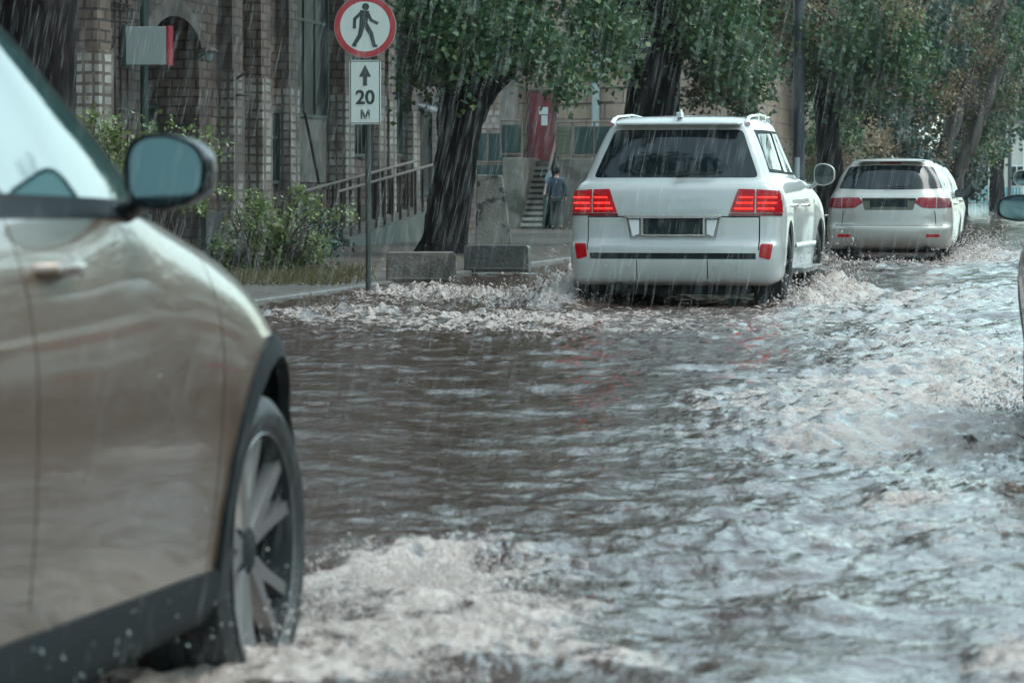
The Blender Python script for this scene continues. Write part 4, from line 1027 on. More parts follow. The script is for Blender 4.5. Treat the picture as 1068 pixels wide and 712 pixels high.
b = MB(); b.lathe([(.001, -.16), (.05, -.14), (.075, -.06), (.07, .01), (.001, .02)], 16, 'z'); b.v = [(x+FX+.26, y+p[1], z+p[2]) for x, y, z in b.v]; local(b, 'globe', m_pipe, lamp, smooth='auto')
p = AtX(229, 92, FX+.02); br = empty('wall_bracket', (FX, p[1], p[2]), 0, 'dark triangular iron bracket on the wall right of the archway', 'bracket')
b = MB(); b.box((FX+.03, p[1], p[2]), (.05, .06, .62)); b.tube([(FX+.05, p[1], p[2]-.12), (FX+.52, p[1]+.3, p[2]-.12)], .03, 6); b.tube([(FX+.05, p[1], p[2]+.02), (FX+.50, p[1]+.3, p[2]+.32)], .03, 6); local(b, 'bracket_arm', m_iron, br)

# --- house standing forward at the end, with the red door
WY = 101.0
def wxz(px, py, Y=WY): q = AtY(px, py, Y); return q[0], q[2]
hx0 = wxz(541, 150)[0]
hou = empty('block_house', (hx0, WY, 0), 0, 'beige block house with a red door above steep outdoor steps', 'building')
b = MB(); b.box2((hx0-7, WY, -.4), (-9.6, WY+26, 9.5)); local(b, 'wall', m_beige, hou)
b = MB(); b.prism([(hx0-7.3, 9.5), (-9.2, 9.5), (-14, 12)], 'y', WY-.4, WY+26.4); local(b, 'roof', plain('roof_tin', (.12, .10, .095), .4), hou)
dx0, dz1 = wxz(553, 97); dx1, dz0 = wxz(577.5, 168)
b = MB(); b.box2((dx0, WY-.07, dz0), (dx1, WY-.003, dz1)); dr = local(b, 'door', m_red, hou, bevel=.01)
def sub(mb, name, m, par, root, **k):
    o = mb.build(name, m, None, **k); o.parent = par; return o
b = MB(); b.box2((dx0+.07, WY-.12, dz0+.95), (dx0+.10, WY-.072, dz0+1.10)); sub(b, 'handle', m_galv, dr, hou)
f = MB(); f.box2((dx0-.09, WY-.09, dz0), (dx0-.002, WY-.003, dz1+.09)); f.box2((dx1+.002, WY-.09, dz0), (dx1+.09, WY-.003, dz1+.09)); f.box2((dx0, WY-.09, dz1+.002), (dx1, WY-.003, dz1+.09)); sub(f, 'door_frame', plain('dark_red', (.075, .02, .025), .5), dr, hou)
cxx0 = wxz(526, 60)[0]; cxx1 = wxz(541, 60)[0]
b = MB(); b.box2((cxx0, WY-.9, 2.3), (cxx1, WY-.004, 8.5)); local(b, 'column', m_plast, hou)
b = MB(); q = wxz(505, 130); q2 = wxz(526, 165); b.box2((q[0]-.3, WY-.5, q2[1]), (q2[0]-.005, WY-.35, q[1]+.4)); local(b, 'lattice_panel', brick_mat('pale_lattice', (.50, .46, .42), (.45, .40, .37), (.30, .20, .18), .22, .22, .04), hou)
b = MB(); 
for (px, py0, py1) in ((622, 20, 142),):
    xx, z1_ = wxz(px, py0); _, z0_ = wxz(px, py1+80); b.tube([(xx, WY-.16, z0_), (xx, WY-.16, 9)], .115, 14)
local(b, 'downpipe', m_pipe, hou, smooth='auto')
b = MB()
for (a0, b0) in (((580, 110), (640, 106)), ((583, 95), (700, 88)), ((560, 62), (640, 50))):
    x0_, z0_ = wxz(*a0); x1_, z1_ = wxz(*b0); b.tube([(x0_, WY-.04, z0_), (x1_, WY-.04, z1_)], .02, 6)
local(b, 'cable', m_iron, hou)
for (pa, pb_) in (((662, 40), (690, 105)), ((740, 20), (780, 105))):
    x0_, z1_ = wxz(*pa); x1_, z0_ = wxz(*pb_)
    if x1_ < -9.9:
        b = MB(); b.box2((x0_, WY-.03, z0_), (x1_, WY-.004, z1_)); o = local(b, 'window', m_dark, hou); f = MB()
        f.box2((x0_-.08, WY-.06, z0_-.08), (x0_-.002, WY-.004, z1_+.08)); f.box2((x1_+.002, WY-.06, z0_-.08), (x1_+.08, WY-.004, z1_+.08)); f.box2(((x0_+x1_)/2-.03, WY-.06, z0_), ((x0_+x1_)/2+.03, WY-.032, z1_)); sub(f, 'window_frame', m_wsign, o, hou)
# notices on the door
for (a0, b0, lab) in (((562.5, 112), (572, 119.5), 'pale paper notice, the wider and upper one on the red door'), ((565, 120.5), (571.5, 131), 'pale narrow notice pasted lower on the red door')):
    x0_, z1_ = wxz(*a0); x1_, z0_ = wxz(*b0); b = MB(); b.box2((x0_, WY-.085, z0_), (x1_, WY-.073, z1_)); o = b.build('paper_notice', m_paper); tag(o, lab, 'notice')

# --- the porch with steps
PY = 98.6          # front of the porch blocks
gz = float(zg(-14, PY-2))
por = empty('porch', (hx0, PY, gz), 0, 'concrete porch with a steep flight of steps below the red door', 'porch')
sx0 = wxz(550.5, 200, PY)[0]; sx1 = wxz(568, 200, PY)[0] + .12; lz = dz0 - .01
b = MB(); b.box2((sx0-.1, WY-.95, gz-.3), (sx1+.9, WY-.005, lz)); local(b, 'landing', m_conc, por)
m_nose = noise_mat('step_edge_lit', (.30, .28, .25), (.42, .40, .36), 5, .6, .2); NS = 11; run = .24; ys_ = WY - .95 - NS*run  # pale noses paint the light on the treads against dark risers
for k in range(NS):
    z1_ = gz + (lz-gz)*(k+1)/(NS+1); b = MB(); b.box2((sx0, ys_+k*run, gz-.2), (sx1, WY-.955, z1_-.086)); 
    b.box2((sx0-.005, ys_+k*run-.03, z1_-.085), (sx1+.005, ys_+(k+1)*run+.02, z1_)); o = local(b, 'step', [m_conc_d], por)
    o.data.materials.append(m_nose)
    for f_ in list(o.data.polygons)[6:]: f_.material_index = 1
x0_ = wxz(530, 200, PY)[0]; b = MB(); b.box2((x0_, ys_+.25, gz-.3), (sx0-.004, WY-.01, lz+.08)); local(b, 'side_wall', m_conc, por, bevel=.02)
x1_ = wxz(578, 200, PY)[0]; x2_ = wxz(664, 200, PY)[0]; b = MB(); b.box2((sx1+.22, ys_+.9, gz-.3), (x2_, WY-.01, lz+.05)); local(b, 'side_wall', m_conc, por, bevel=.02)
x3_ = wxz(470, 200, PY)[0]; b = MB(); b.box2((x3_, ys_+1.3, gz-.3), (x0_-.004, WY-.96, lz-.12)); local(b, 'base_wall', m_green, por)
# sloping stair rail
b = MB(); rb = (sx1+.06, ys_-.05, gz+.95); rt = (sx1+.06, WY-1.0, lz+.95)
b.tube([rb, rt], .045, 8); local(b, 'handrail', m_galv, por)
b = MB()
for k in range(5):
    t = k/4; yy = rb[1]+(rt[1]-rb[1])*t; zt_ = rb[2]+(rt[2]-rb[2])*t; b.tube([(sx1+.06, yy, zt_-1.0), (sx1+.06, yy, zt_)], .025, 6)
vs_ = [(sx1+.03, rb[1], rb[2]-.9), (sx1+.03, rt[1], rt[2]-.9), (sx1+.03, rt[1], rt[2]-.1), (sx1+.03, rb[1], rb[2]-.1)]
b.add(vs_ + [(x+.02, y, z) for x, y, z in vs_], [(0,1,2,3), (7,6,5,4), (0,4,5,1), (1,5,6,2), (2,6,7,3), (3,7,4,0)])
local(b, 'rail_panel', m_green, por)
def balustrade(xa, xb, yy, z, solid=True, m=m_green):
    b = MB(); b.tube([(xa, yy, z+1.05), (xb, yy, z+1.05)], .03, 6); b.tube([(xa, yy, z+.08), (xb, yy, z+.08)], .025, 6)
    nn = max(2, int((xb-xa)/.5)+1)
    for k in range(nn): xx = xa+(xb-xa)*k/(nn-1); b.tube([(xx, yy, z), (xx, yy, z+1.05)], .028, 6)
    o = local(b, 'railing', m_galv, por)
    b = MB(); b.box2((xa+.03, yy+.03, z+.12), (xb-.03, yy+.06, z+.92))
    if solid:
        for k in range(6): b.box2((xa+.03, yy+.012, z+.16+k*.125), (xb-.03, yy+.028, z+.25+k*.125))
    q = b.build('rail_infill', m); q.parent = o
balustrade(wxz(527.5, 150, PY)[0], wxz(549, 150, PY)[0], ys_+.35, lz+.10)
balustrade(sx1+.25, wxz(598, 150, PY)[0], ys_+1.0, lz+.06, m=plain('mesh_panel', (.12, .14, .09), .6))
balustrade(wxz(599, 150, PY)[0], x2_, ys_+1.0, lz+.06)
balustrade(x3_, wxz(526, 150, PY)[0], ys_+1.4, lz-.12, False)

# --- ramp railing along the long building
rx1, rx2 = FX+1.25, FX+.55
rmp = empty('access_ramp', (rx1, AtX(372, 250, rx1)[1], .1), 0, 'concrete access ramp with two sloping iron railings beside the brick building', 'ramp')
ya_, yb_ = AtX(352, 250, rx1)[1], AtX(478, 220, rx1)[1]
def rz_(y): return .10 + (y-ya_)/(yb_-ya_)*.75
b = MB(); b.prism([(ya_, -.3), (yb_, -.3), (yb_, rz_(yb_)), (ya_, .12)], 'x', rx2-.1, rx1+.12); local(b, 'ramp_slab', m_conc, rmp)
b = MB(); b.prism([(ya_-.01, -.3), (yb_, -.3), (yb_, rz_(yb_)+.10), (ya_-.01, .2)], 'x', rx1+.123, rx1+.24); local(b, 'ramp_kerb', noise_mat2('mossy_concrete', (.10, .13, .115), (.075, .09, .085), (.14, .14, .12), 3, 1, .6, .3), rmp)
for (xx, k0) in ((rx1, 0), (rx2, -.9)):
    b = MB(); ys2, ye2 = ya_+.4+k0, yb_-.6+k0
    b.tube([(xx, ys2-.4, rz_(ys2)+.98), (xx, ye2, rz_(ye2)+1.02)], .032, 8); b.tube([(xx, ys2-.4, rz_(ys2)+.98), (xx, ys2-.4, 0)], .04, 8)
    o = local(b, 'railing', m_galv, rmp)
    yy = ys2
    while yy < ye2:
        q = MB(); q.tube([(xx, yy, rz_(yy)-.02), (xx, yy, rz_(yy)+1.0)], .03, 6); sub(q, 'baluster', m_iron, o, rmp); yy += .82
b = MB(); q = AtX(337, 250, rx1+.6); b.tube([(q[0], q[1], 0), (q[0], q[1], 1.15)], .055, 10); o = b.build('iron_post', m_galv); tag(o, 'short worn post at the foot of the ramp railing', 'post')

# --- concrete kerbside blocks and the leaning slab
def block(px0, px1, pyb, pyt, m, label, rz, dep=.42):
    p0, p1 = G(px0, pyb, .13), G(px1, pyb, .13); c = (p0+p1)/2; w_ = np.linalg.norm(p1-p0); D = c[1]/math.cos(R(YAW)); h = (pyb-pyt)/FPX*D
    b = MB(); hw = w_/2
    b.prism([(-hw, 0), (hw, 0), (hw*.985, h*.9), (hw*.93, h), (-hw*.95, h), (-hw*.985, h*.92)], 'y', -dep/2, dep/2)
    b.box((0, -dep/2-.004, h*.12), (w_*.96, .02, h*.10))
    o = b.build('concrete_block', m, loc=(c[0]-.1, c[1]+dep/2, float(zg(c[0], c[1]))-.02), rz=R(YAW+rz), bevel=.03); tag(o, label, 'concrete block', 'concrete blocks along the kerb'); return o
block(408, 481, 294, 262, noise_mat2('stained_concrete', (.15, .125, .105), (.095, .08, .07), (.06, .052, .04), 5, 2, .5, .5), 'brownish concrete block at the kerb, nearer the road sign', 3)
block(490, 558, 283, 255, m_conc_d, 'dark wet concrete block at the kerb, below the leaning slab', -4)
p0 = G(496, 257, .10); p1 = G(532, 257, .10); c = (p0+p1)/2; w_ = np.linalg.norm(p1-p0); D = c[1]/math.cos(R(YAW)); h = 77/FPX*D
b = MB(); b.prism([(-w_/2, 0), (w_/2+.05, 0), (w_*.28, h), (-w_/2+.02, h*1.01)], 'y', -.09, .09)
o = b.build('concrete_slab', noise_mat2('blotched_concrete', (.24, .23, .20), (.17, .16, .14), (.04, .04, .038), 3, 2.6, .55, .4, 22, (.55, .60)), loc=(c[0], c[1], .05), rz=R(YAW), bevel=.02); o.rotation_euler[0] = R(-6)
tag(o, 'tall blotched concrete slab leaning behind the thick tree trunk', 'slab')

# ------------------------------------------------------------------ road sign
base = G(384, 300, .12); D = base[1]/math.cos(R(YAW)); S_ = FPX/D
up = lambda py: CAMH + (195-py)/S_
sg = empty('road_sign', tuple(base), R(YAW-3), 'round no pedestrians sign above a 20 M plate on a thin post', 'road sign')
b = MB(); b.tube([(0, .02, -.1), (0, .02, up(-8)-base[2])], .030, 12); b.build('post', plain('sign_post', (.05, .06, .055), .45, metallic=.2), sg, smooth='auto')
rad = 32.6/S_; zc = up(27.5) - base[2]; xo = (381.5-384)/S_
m_sw = plain('sign_face', (.62, .66, .63), .35); m_sr = plain('sign_red', (.42, .02, .03), .35); m_sb = plain('sign_black', (.018, .028, .03), .4); m_back = plain('sign_back', (.3, .31, .31), .4, metallic=.5)
def disc(r, n=56): return [(r*math.cos(2*math.pi*k/n), r*math.sin(2*math.pi*k/n)) for k in range(n)]
b = MB(); b.prism([(xo+x, zc+z) for x, z in disc(rad)], 'y', -.030, -.012); pl = b.build('sign_disc', m_back, sg)
b = MB(); ro, ri = disc(rad*.985), disc(rad*.80); nn = len(ro)
b.add([(xo+x, -.034, zc+z) for x, z in ro] + [(xo+x, -.034, zc+z) for x, z in ri], [(k, (k+1) % nn, nn+(k+1) % nn, nn+k) for k in range(nn)]); b.build('red_ring', m_sr, pl, fix=False)
b = MB(); b.add([(xo+x, -.033, zc+z) for x, z in disc(rad*.805)], [tuple(range(nn))]); b.build('sign_face', m_sw, pl, fix=False)
# the walking figure, in units of the disc radius
def strokes(mb, segs, y, ox_, oz_, sc_):
    for k_, (pts, wd) in enumerate(segs):
        for i in range(len(pts)-1):
            a_, c_ = Vector(pts[i]), Vector(pts[i+1]); d = (c_-a_).normalized(); nn_ = Vector((-d.y, d.x))
            w0 = wd[i]/2 if hasattr(wd, '__len__') else wd/2; w1 = wd[i+1]/2 if hasattr(wd, '__len__') else wd/2
            yy = y - .0004*(k_*3+i)
            mb.add([(ox_+q.x*sc_, yy, oz_+q.y*sc_) for q in (a_-nn_*w0-d*w0*.5, c_-nn_*w1+d*w1*.5, c_+nn_*w1+d*w1*.5, a_+nn_*w0-d*w0*.5)], [(0, 1, 2, 3)])
b = MB()
b.add([(xo+.02*rad+x, -.0352, zc+.63*rad+z) for x, z in disc(rad*.115, 20)], [tuple(range(20))])
strokes(b, [([(-.02, .44), (-.06, .02)], (.30, .24)), ([(-.10, .46), (-.33, .24), (-.34, -.04)], .105), ([(.08, .44), (.20, .20), (.40, .10)], .10), ([(-.08, .06), (-.16, -.28), (-.36, -.60)], (.17, .14, .11)), ([(.02, .06), (.20, -.24), (.30, -.62)], (.17, .14, .11)), ([(-.38, -.60), (-.30, -.60)], .09), ([(.27, -.62), (.38, -.62)], .08)], -.0353, xo, zc, rad)
b.build('walking_figure', m_sb, pl, fix=False)
pw, ph = 16.5/S_, 33.5/S_; pz = up(96) - base[2]
b = MB(); b.prism(rounded([(xo+pw*a_, pz+ph*c_) for a_, c_ in ((-1, -1), (1, -1), (1, 1), (-1, 1))], .03, 3), 'y', -.030, -.012); pp = b.build('distance_plate', m_sw, sg)
b = MB(); bo = [(xo+pw*a_*.95, pz+ph*c_*.975) for a_, c_ in ((-1, -1), (1, -1), (1, 1), (-1, 1))]; bi = [(xo+pw*a_*.90, pz+ph*c_*.95) for a_, c_ in ((-1, -1), (1, -1), (1, 1), (-1, 1))]
b.add([(x, -.0335, z) for x, z in bo + bi], [(k, (k+1) % 4, 4+(k+1) % 4, 4+k) for k in range(4)]); b.build('plate_border', m_sb, pp, fix=False)
b = MB(); b.add([(xo+x*pw, -.034, pz+z*ph) for x, z in ((-.13, .20), (.13, .20), (.13, .48), (.38, .48), (0, .86), (-.38, .48), (-.13, .48))], [tuple(range(7))]); b.build('arrow', m_sb, pp, fix=False)
def text(s, size, x, z, y, par, name, bold=.0):
    cu = bpy.data.curves.new(name, 'FONT'); cu.body = s; cu.size = size; cu.align_x = 'CENTER'; cu.extrude = .001; cu.offset = bold
    t = bpy.data.objects.new(name, cu); link(t)
    dg = bpy.context.evaluated_depsgraph_get(); me = bpy.data.meshes.new_from_object(t.evaluated_get(dg)); bpy.data.objects.remove(t)
    o = bpy.data.objects.new(name, me); me.materials.clear(); me.materials.append(m_sb); link(o, par); o.location = (x, y, z); o.rotation_euler = (R(90), 0, 0); return o
text('20', ph*.60, xo, pz-ph*.36, -.0345, pp, 'distance_number', .006); text('м'.upper(), ph*.36, xo, pz-ph*.82, -.0345, pp, 'unit_letter', .004)
b = MB(); b.box((xo, .0, zc-rad*.5), (.10, .03, .03)); b.box((xo, .0, pz), (.10, .03, .03)); b.build('clamp', m_back, sg)

# lamp post
p = AtD(833, 150, 82.0); lp = empty('lamp_post', (p[0], p[1], 0), 0, 'tall dark utility pole behind the big white off-road car', 'pole')
b = MB(); b.tube([(0, 0, -.2), (0, 0, 2.0), (0, 0, 9.5)], [.16, .145, .11], 16); b.build('pole', plain('dark_pole', (.035, .045, .05), .5), lp, smooth='auto')
b = MB(); b.tube([(-.02, -.18, 0), (-.02, -.18, 1.9)], [.06, .06], 8); b.build('cable_guard', m_pipe, lp)
b = MB(); b.tube([(0, 0, 9.3), (1.2, 0, 9.9), (2.2, 0, 10.0)], .04, 8); b.box((2.4, 0, 9.97), (.6, .22, .1)); b.build('lamp_arm', m_pipe, lp)
p = AtD(1053, 190, 205); lp = empty('lamp_post', (p[0], p[1], 0), 0, 'thin dark pole in front of the pale far house', 'pole')
b = MB(); b.tube([(0, 0, -.2), (0, 0, 8)], [.13, .09], 10); b.build('pole', plain('thin_dark_pole', (.05, .06, .065), .5), lp)

# added building, unseen to the right, darkening the reflections in the taupe car
ob = empty('brick_building', (24, 90, 0), 0, 'added long brown brick building across the street, unseen, for reflections', 'building')
b = MB(); b.box2((-2, -75, -.3), (8, 90, 8.5)); b.build('wall', m_brick, ob)
b = MB(); b.prism([(-2.5, 8.5), (8.5, 8.5), (3, 11)], 'y', -75.4, 90.4); b.build('roof', plain('roof_iron', (.10, .09, .085), .5), ob)
for k in range(18):
    yy = -70 + k*9; b = MB(); b.box2((-2.03, yy, 1.5), (-2.004, yy+2, 3.4)); b.box2((-2.03, yy, 4.8), (-2.004, yy+2, 6.7)); b.build('window', m_dark, ob)
# far houses beyond the crossing
def house(name, x, y, wx, wy, h, m, label, wins, mr):
    r = empty(name, (x, y, 0), 0, label, 'building')
    b = MB(); b.box2((-wx/2, 0, -.4), (wx/2, wy, h)); b.build('wall', m, r)
    b = MB(); b.prism([(-wx/2-.4, h+.003), (wx/2+.4, h+.003), (0, h+3)], 'y', -.4, wy+.4); b.build('roof', mr, r)
    for k in range(wins):
        for j in range(max(1, int(h//3.2))):
            xx = -wx/2 + wx*(k+.5)/wins; zz = 1.3 + j*3.1
            b = MB(); b.box2((xx-.55, -.03, zz), (xx+.55, -.004, zz+1.5)); o = b.build('window', m_dark, r)
            f = MB(); f.box2((xx-.65, -.06, zz-.1), (xx-.552, -.004, zz+1.6)); f.box2((xx+.552, -.06, zz-.1), (xx+.65, -.004, zz+1.6)); f.box2((xx-.55, -.06, zz+1.502), (xx+.55, -.004, zz+1.6)); f.box2((xx-.04, -.05, zz), (xx+.04, -.032, zz+1.5)); f.build('window_frame', m_wsign, o)
    return r
mr_ = plain('far_roof', (.14, .12, .11), .5)
hp = AtD(1075, 200, 270); h1 = house('pale_house', hp[0], hp[1], 13, 10, 6.2, plain('pale_render', (.52, .50, .45), .8), 'pale rendered house at the far end of the street', 6, mr_)
b = MB()
for k in range(7): b.box2((-6.3+k*1.9, -.25, 0), (-6.0+k*1.9, -.1, 6.2))
b.build('pilaster', m_wsign, h1)
hp = AtD(1022, 200, 268); f = empty('painted_fence', (hp[0], hp[1], 0), R(4), 'low turquoise fence under the trees at the far end', 'fence')
b = MB(); 
for k in range(26): b.box((-3.2+k*.25, 0, .62), (.16, .03, 1.15))
b.build('fence_boards', plain('turquoise_paint', (.05, .26, .30), .5), f)
b = MB(); b.box((0, .05, .3), (6.6, .05, .08)); b.box((0, .05, .95), (6.6, .05, .08))
for k in range(4): b.box((-3.2+k*2.1, .1, .6), (.1, .1, 1.4))
b.build('fence_rail', m_wsign, f)
hp = AtD(812, 150, 150); house('plastered_house', hp[0]-2, hp[1], 12, 14, 9.6, noise_mat('pinkish_render', (.42, .33, .30), (.36, .29, .27), .5, .8), 'pinkish house showing through gaps in the street trees', 5, mr_)
hp = AtD(700, 150, 190); house('plastered_house', hp[0]-1, hp[1], 14, 14, 9.6, noise_mat('blue_render', (.36, .46, .50), (.30, .40, .44), .5, .8), 'pale blue house far behind the pinkish house', 5, mr_)
# ------------------------------------------------------------------ trees and shrubs
m_bark = noise_mat('wet_bark', (.005, .0045, .005), (.017, .012, .012), 5, .85, 1.0, bscale=11, stretch=(3, 3, .9))
m_bark2 = noise_mat('grey_bark', (.05, .043, .038), (.13, .11, .095), 7, .6, .8, bscale=16, stretch=(3, 3, .45))
GREEN = leaf_mat('maple_leaf', [(.026, .078, .034), (.065, .135, .048), (.032, .090, .044), (.16, .20, .065)])
GREEN2 = leaf_mat('hazy_far_leaf', [(.055, .12, .075), (.085, .16, .09), (.06, .13, .09), (.13, .18, .095)])  # paler, bluer leaves: distance haze painted into the far crowns
BROWN = leaf_mat('seed_bunch', [(.25, .17, .105), (.36, .26, .165), (.16, .14, .08), (.31, .235, .16)], .7, .3)
LIGHT = leaf_mat('young_leaf', [(.12, .18, .05), (.19, .24, .07), (.09, .15, .05), (.24, .26, .11)])
BUSHL = leaf_mat('bush_leaf', [(.085, .14, .055), (.14, .19, .07), (.24, .25, .10), (.06, .11, .05)])
DARKL = leaf_mat('shade_leaf', [(.016, .045, .034), (.028, .066, .046), (.02, .052, .042), (.045, .085, .055)])  # darker leaf copy: shade between the foliage clumps is in the colour
def leaves(name, centres, n, size, mats, parent, clump=.35, brown=0, droop=.4, cl_n=None, lobed=True):
    """centres: (x,y,z, rx,ry,rz, weight) volumes filled with clumps of folded leaves; returns one crown mesh"""
    wts = np.array([c[6] for c in centres]); wts = wts / wts.sum()
    P_, MI, SZ = [], [], []
    for c, w_ in zip(centres, wts):
        nl = int(n*w_); nc = max(3, int(nl / (cl_n or 60)))
        d = rng.normal(size=(nc, 3)); d /= np.linalg.norm(d, axis=1)[:, None]
        r = rng.random(nc) ** .45
        cc = np.array(c[:3]) + d*r[:, None]*np.array(c[3:6])
        k = rng.integers(0, nc, nl); cs = clump * (.6 + .8*rng.random(nc))
        p = cc[k] + rng.normal(size=(nl, 3))*cs[k][:, None]*np.array([.55, .55, .5])
        p[:, 2] -= np.abs(rng.normal(size=nl))*droop*cs[k]
        isb = (pnoise(cc[:, 0]*.55, cc[:, 1]*.3, cc[:, 2]*.55)*.9 + .5 + rng.normal(size=nc)*.12) < (brown*1.0 + .12) if brown else np.zeros(nc, bool)
        P_.append(p); MI.append(isb[k].astype(int)); SZ.append(size*(.6+.75*rng.random(nl)) * np.where(isb[k], .62, 1))
    p = np.concatenate(P_); mi = np.concatenate(MI); s = np.concatenate(SZ); n = len(p)
    nrm = rng.normal(size=(n, 3)) + np.array([0, 0, .55]); nrm /= np.linalg.norm(nrm, axis=1)[:, None]
    a = np.cross(nrm, rng.normal(size=(n, 3))); a /= np.linalg.norm(a, axis=1)[:, None]; a[:, 2] -= .35; a /= np.linalg.norm(a, axis=1)[:, None]
    b_ = np.cross(nrm, a); b_ /= np.linalg.norm(b_, axis=1)[:, None]
    L2 = s[:, None]; wd = (.32 + .2*rng.random(n))[:, None]*L2
    tip = p + a*L2*.6; base = p - a*L2*.45; fold = nrm*L2*.10
    l1 = p - a*L2*.1 + b_*wd + fold; r1 = p - a*L2*.1 - b_*wd + fold
    V = np.stack([base, r1, tip, l1], 1).reshape(-1, 3)
    i0 = np.arange(n)*4
    Q = np.concatenate([np.stack([i0, i0+1, i0+2], 1), np.stack([i0, i0+2, i0+3], 1)]); mi2 = np.concatenate([mi, mi])
    return mesh_np(name, V, Q, mats, parent, smooth=False, mi=mi2)
def limb(b, pts, r, n=10, wob=.0): b.tube(pts, r, n)
def trunk_mesh(paths, name, m, parent, knob=.06, seed=0):
    b = MB()
    for pts, rad, n in paths:
        # resample
        P_ = np.array(pts, float); t = np.concatenate([[0], np.cumsum(np.linalg.norm(np.diff(P_, axis=0), axis=1))]); tt = np.linspace(0, t[-1], max(6, int(t[-1]/.07)))
        X_ = np.stack([np.interp(tt, t, P_[:, k]) for k in range(3)], 1); r_ = np.interp(tt, t, rad)
        for _ in range(3): X_[1:-1] = (X_[:-2]+X_[2:]+2*X_[1:-1])/4
        b.tube([tuple(x) for x in X_], list(r_), n)
    V = np.array(b.v); 
    o = b.build(name, m, parent, smooth=True); m.node_tree.nodes['Principled BSDF'].inputs['Specular IOR Level'].default_value = .12
    me = o.data; co = np.array([v.co[:] for v in me.vertices]); no = np.array([v.normal[:] for v in me.vertices])
    d = fbm(co[:, 0]*2.2+seed, co[:, 1]*2.2, co[:, 2]*.9, o=4)*knob*2 + pnoise(co[:, 0]*9+seed, co[:, 1]*9, co[:, 2]*3.2)*knob*.35 + pnoise(co[:, 0]*18+seed, co[:, 1]*18, co[:, 2]*7)*knob*.22
    co = co + no*d[:, None]; me.vertices.foreach_set('co', co.ravel()); me.update(); return o
def branches(paths, crown, start, k=7, r0=.09):
    """limbs from the trunk head out into the crown volumes"""
    for c in crown[:k]:
        s = Vector(start); e = Vector(c[:3]); mid = s*.5 + e*.5 + Vector((rng.normal()*.3, rng.normal()*.3, .35))
        paths.append(([s, mid, e], [r0, r0*.6, r0*.15], 7))
def V3(px, py, D): return tuple(AtD(px, py, D))
def vol(px, py, D, rx, ry, rd, w=1.0):
    p = AtD(px, py, D); s = D/FPX; return (p[0], p[1], p[2], rx*s, rd, ry*s, w*rx*ry*s*s)
def tree(label, D, base_py, trunk_pts, radii, extra, crown, n, size, mats, brown=0, clump=.4, name='street_tree', bark=m_bark, knob=.06, group=None, head=None, nr=44, brk=8):
    base = AtD(trunk_pts[0][0], base_py, D)
    r = empty(name, tuple(base), 0, label, 'tree', group)
    paths = [([V3(x, y, D) for x, y in trunk_pts], radii, nr)]
    for pts, rad in extra: paths.append(([V3(*q) if len(q) == 3 else V3(q[0], q[1], D) for q in pts], rad, 26))
    branches(paths, sorted(crown, key=lambda c: -c[6]), V3(*(head or trunk_pts[-1]), D), brk)
    inv = Matrix.Translation(-Vector(base))
    t = trunk_mesh(paths, 'trunk', bark, None, knob, seed=D); t.parent = r; t.matrix_parent_inverse = inv
    c = leaves('crown', crown, n, size, mats, None, clump, brown); c.parent = r; c.matrix_parent_inverse = inv
    T_ALL.append(r); return r
T_ALL = []
# thick leaning tree in front of the brick building
D = 58
tree('thick dark leaning trunk in front of the brick building, between the ramp and the porch', D, 264,
     [(462, 268), (463, 250), (468, 215), (474, 170), (480, 125), (491, 95), (512, 70), (536, 35), (556, -15), (575, -90)], [.50, .39, .36, .35, .39, .44, .38, .31, .25, .15],
     [([(488, 105), (482, 70), (492, 30), (500, -20), (505, -90)], [.30, .24, .19, .15, .08]), ([(530, 40), (560, 62), (590, 70), (612, 80)], [.07, .05, .035, .02]), ([(478, 130), (462, 90), (440, 50), (428, 0)], [.16, .12, .09, .05])],
     [vol(440, 20, D-1, 40, 62, 1.3, 1.2), vol(478, 30, D-2, 38, 46, 1.0, .9), vol(515, 25, D-1.5, 40, 40, 1.2, 1), vol(550, 40, D-1, 32, 36, 1.0, .9), vol(588, 60, D-1.5, 17, 42, .8, .8), vol(628, 25, D, 36, 45, 1.1, 1), vol(612, 70, D-1, 34, 17, .8, .45), vol(428, 75, D-1, 16, 20, .7, .35), vol(460, -60, D, 80, 50, 2.5, .5), vol(570, -60, D, 90, 50, 2.5, .6), vol(520, -160, D, 170, 80, 3.5, .5)],
     24000, .105, [GREEN, BROWN], .03, .30, knob=.07)
D = 69
tree('broad dark trunk rising behind the roof of the big white off-road car', D, 250,
     [(668, 262), (672, 200), (676, 140), (682, 95), (690, 50), (698, 0), (712, -80)], [.72, .60, .55, .52, .50, .46, .3],
     [([(682, 70), (664, 25), (646, -10), (630, -70)], [.36, .30, .24, .15]), ([(690, 60), (720, 15), (750, -40)], [.24, .2, .12])],
     [vol(648, 55, D-1.5, 20, 30, 1, .5), vol(660, 20, D-2, 22, 26, 1, .35), vol(742, 30, D-1.5, 38, 62, 1.6, 1.4), vol(770, 50, D-1, 36, 62, 1.6, 1.3), vol(740, 80, D-1, 28, 32, 1, .8), vol(725, 10, D, 30, 50, 1.6, .8), vol(690, -50, D, 120, 50, 3, .5), vol(620, 5, D, 40, 40, 1.5, .8), vol(700, -150, D, 180, 80, 4, .4)],
     21000, .115, [GREEN, BROWN], .05, .34)
# dark trunk at the upper left
D = 30
tree('very thick dark trunk close to the street at the upper left, above the taupe crossover', D, 300,
     [(30, 330), (32, 250), (32, 150), (33, 60), (34, 0), (34, -150)], [.62, .42, .36, .375, .38, .36], [([(34, -30), (10, -120), (-40, -200)], [.2, .15, .08])],
     [vol(40, -230, D, 140, 70, 1.3, 1), vol(-60, -200, D, 90, 60, 1.0, .6)], 2500, .14, [GREEN, BROWN], 0, .35, knob=.05)
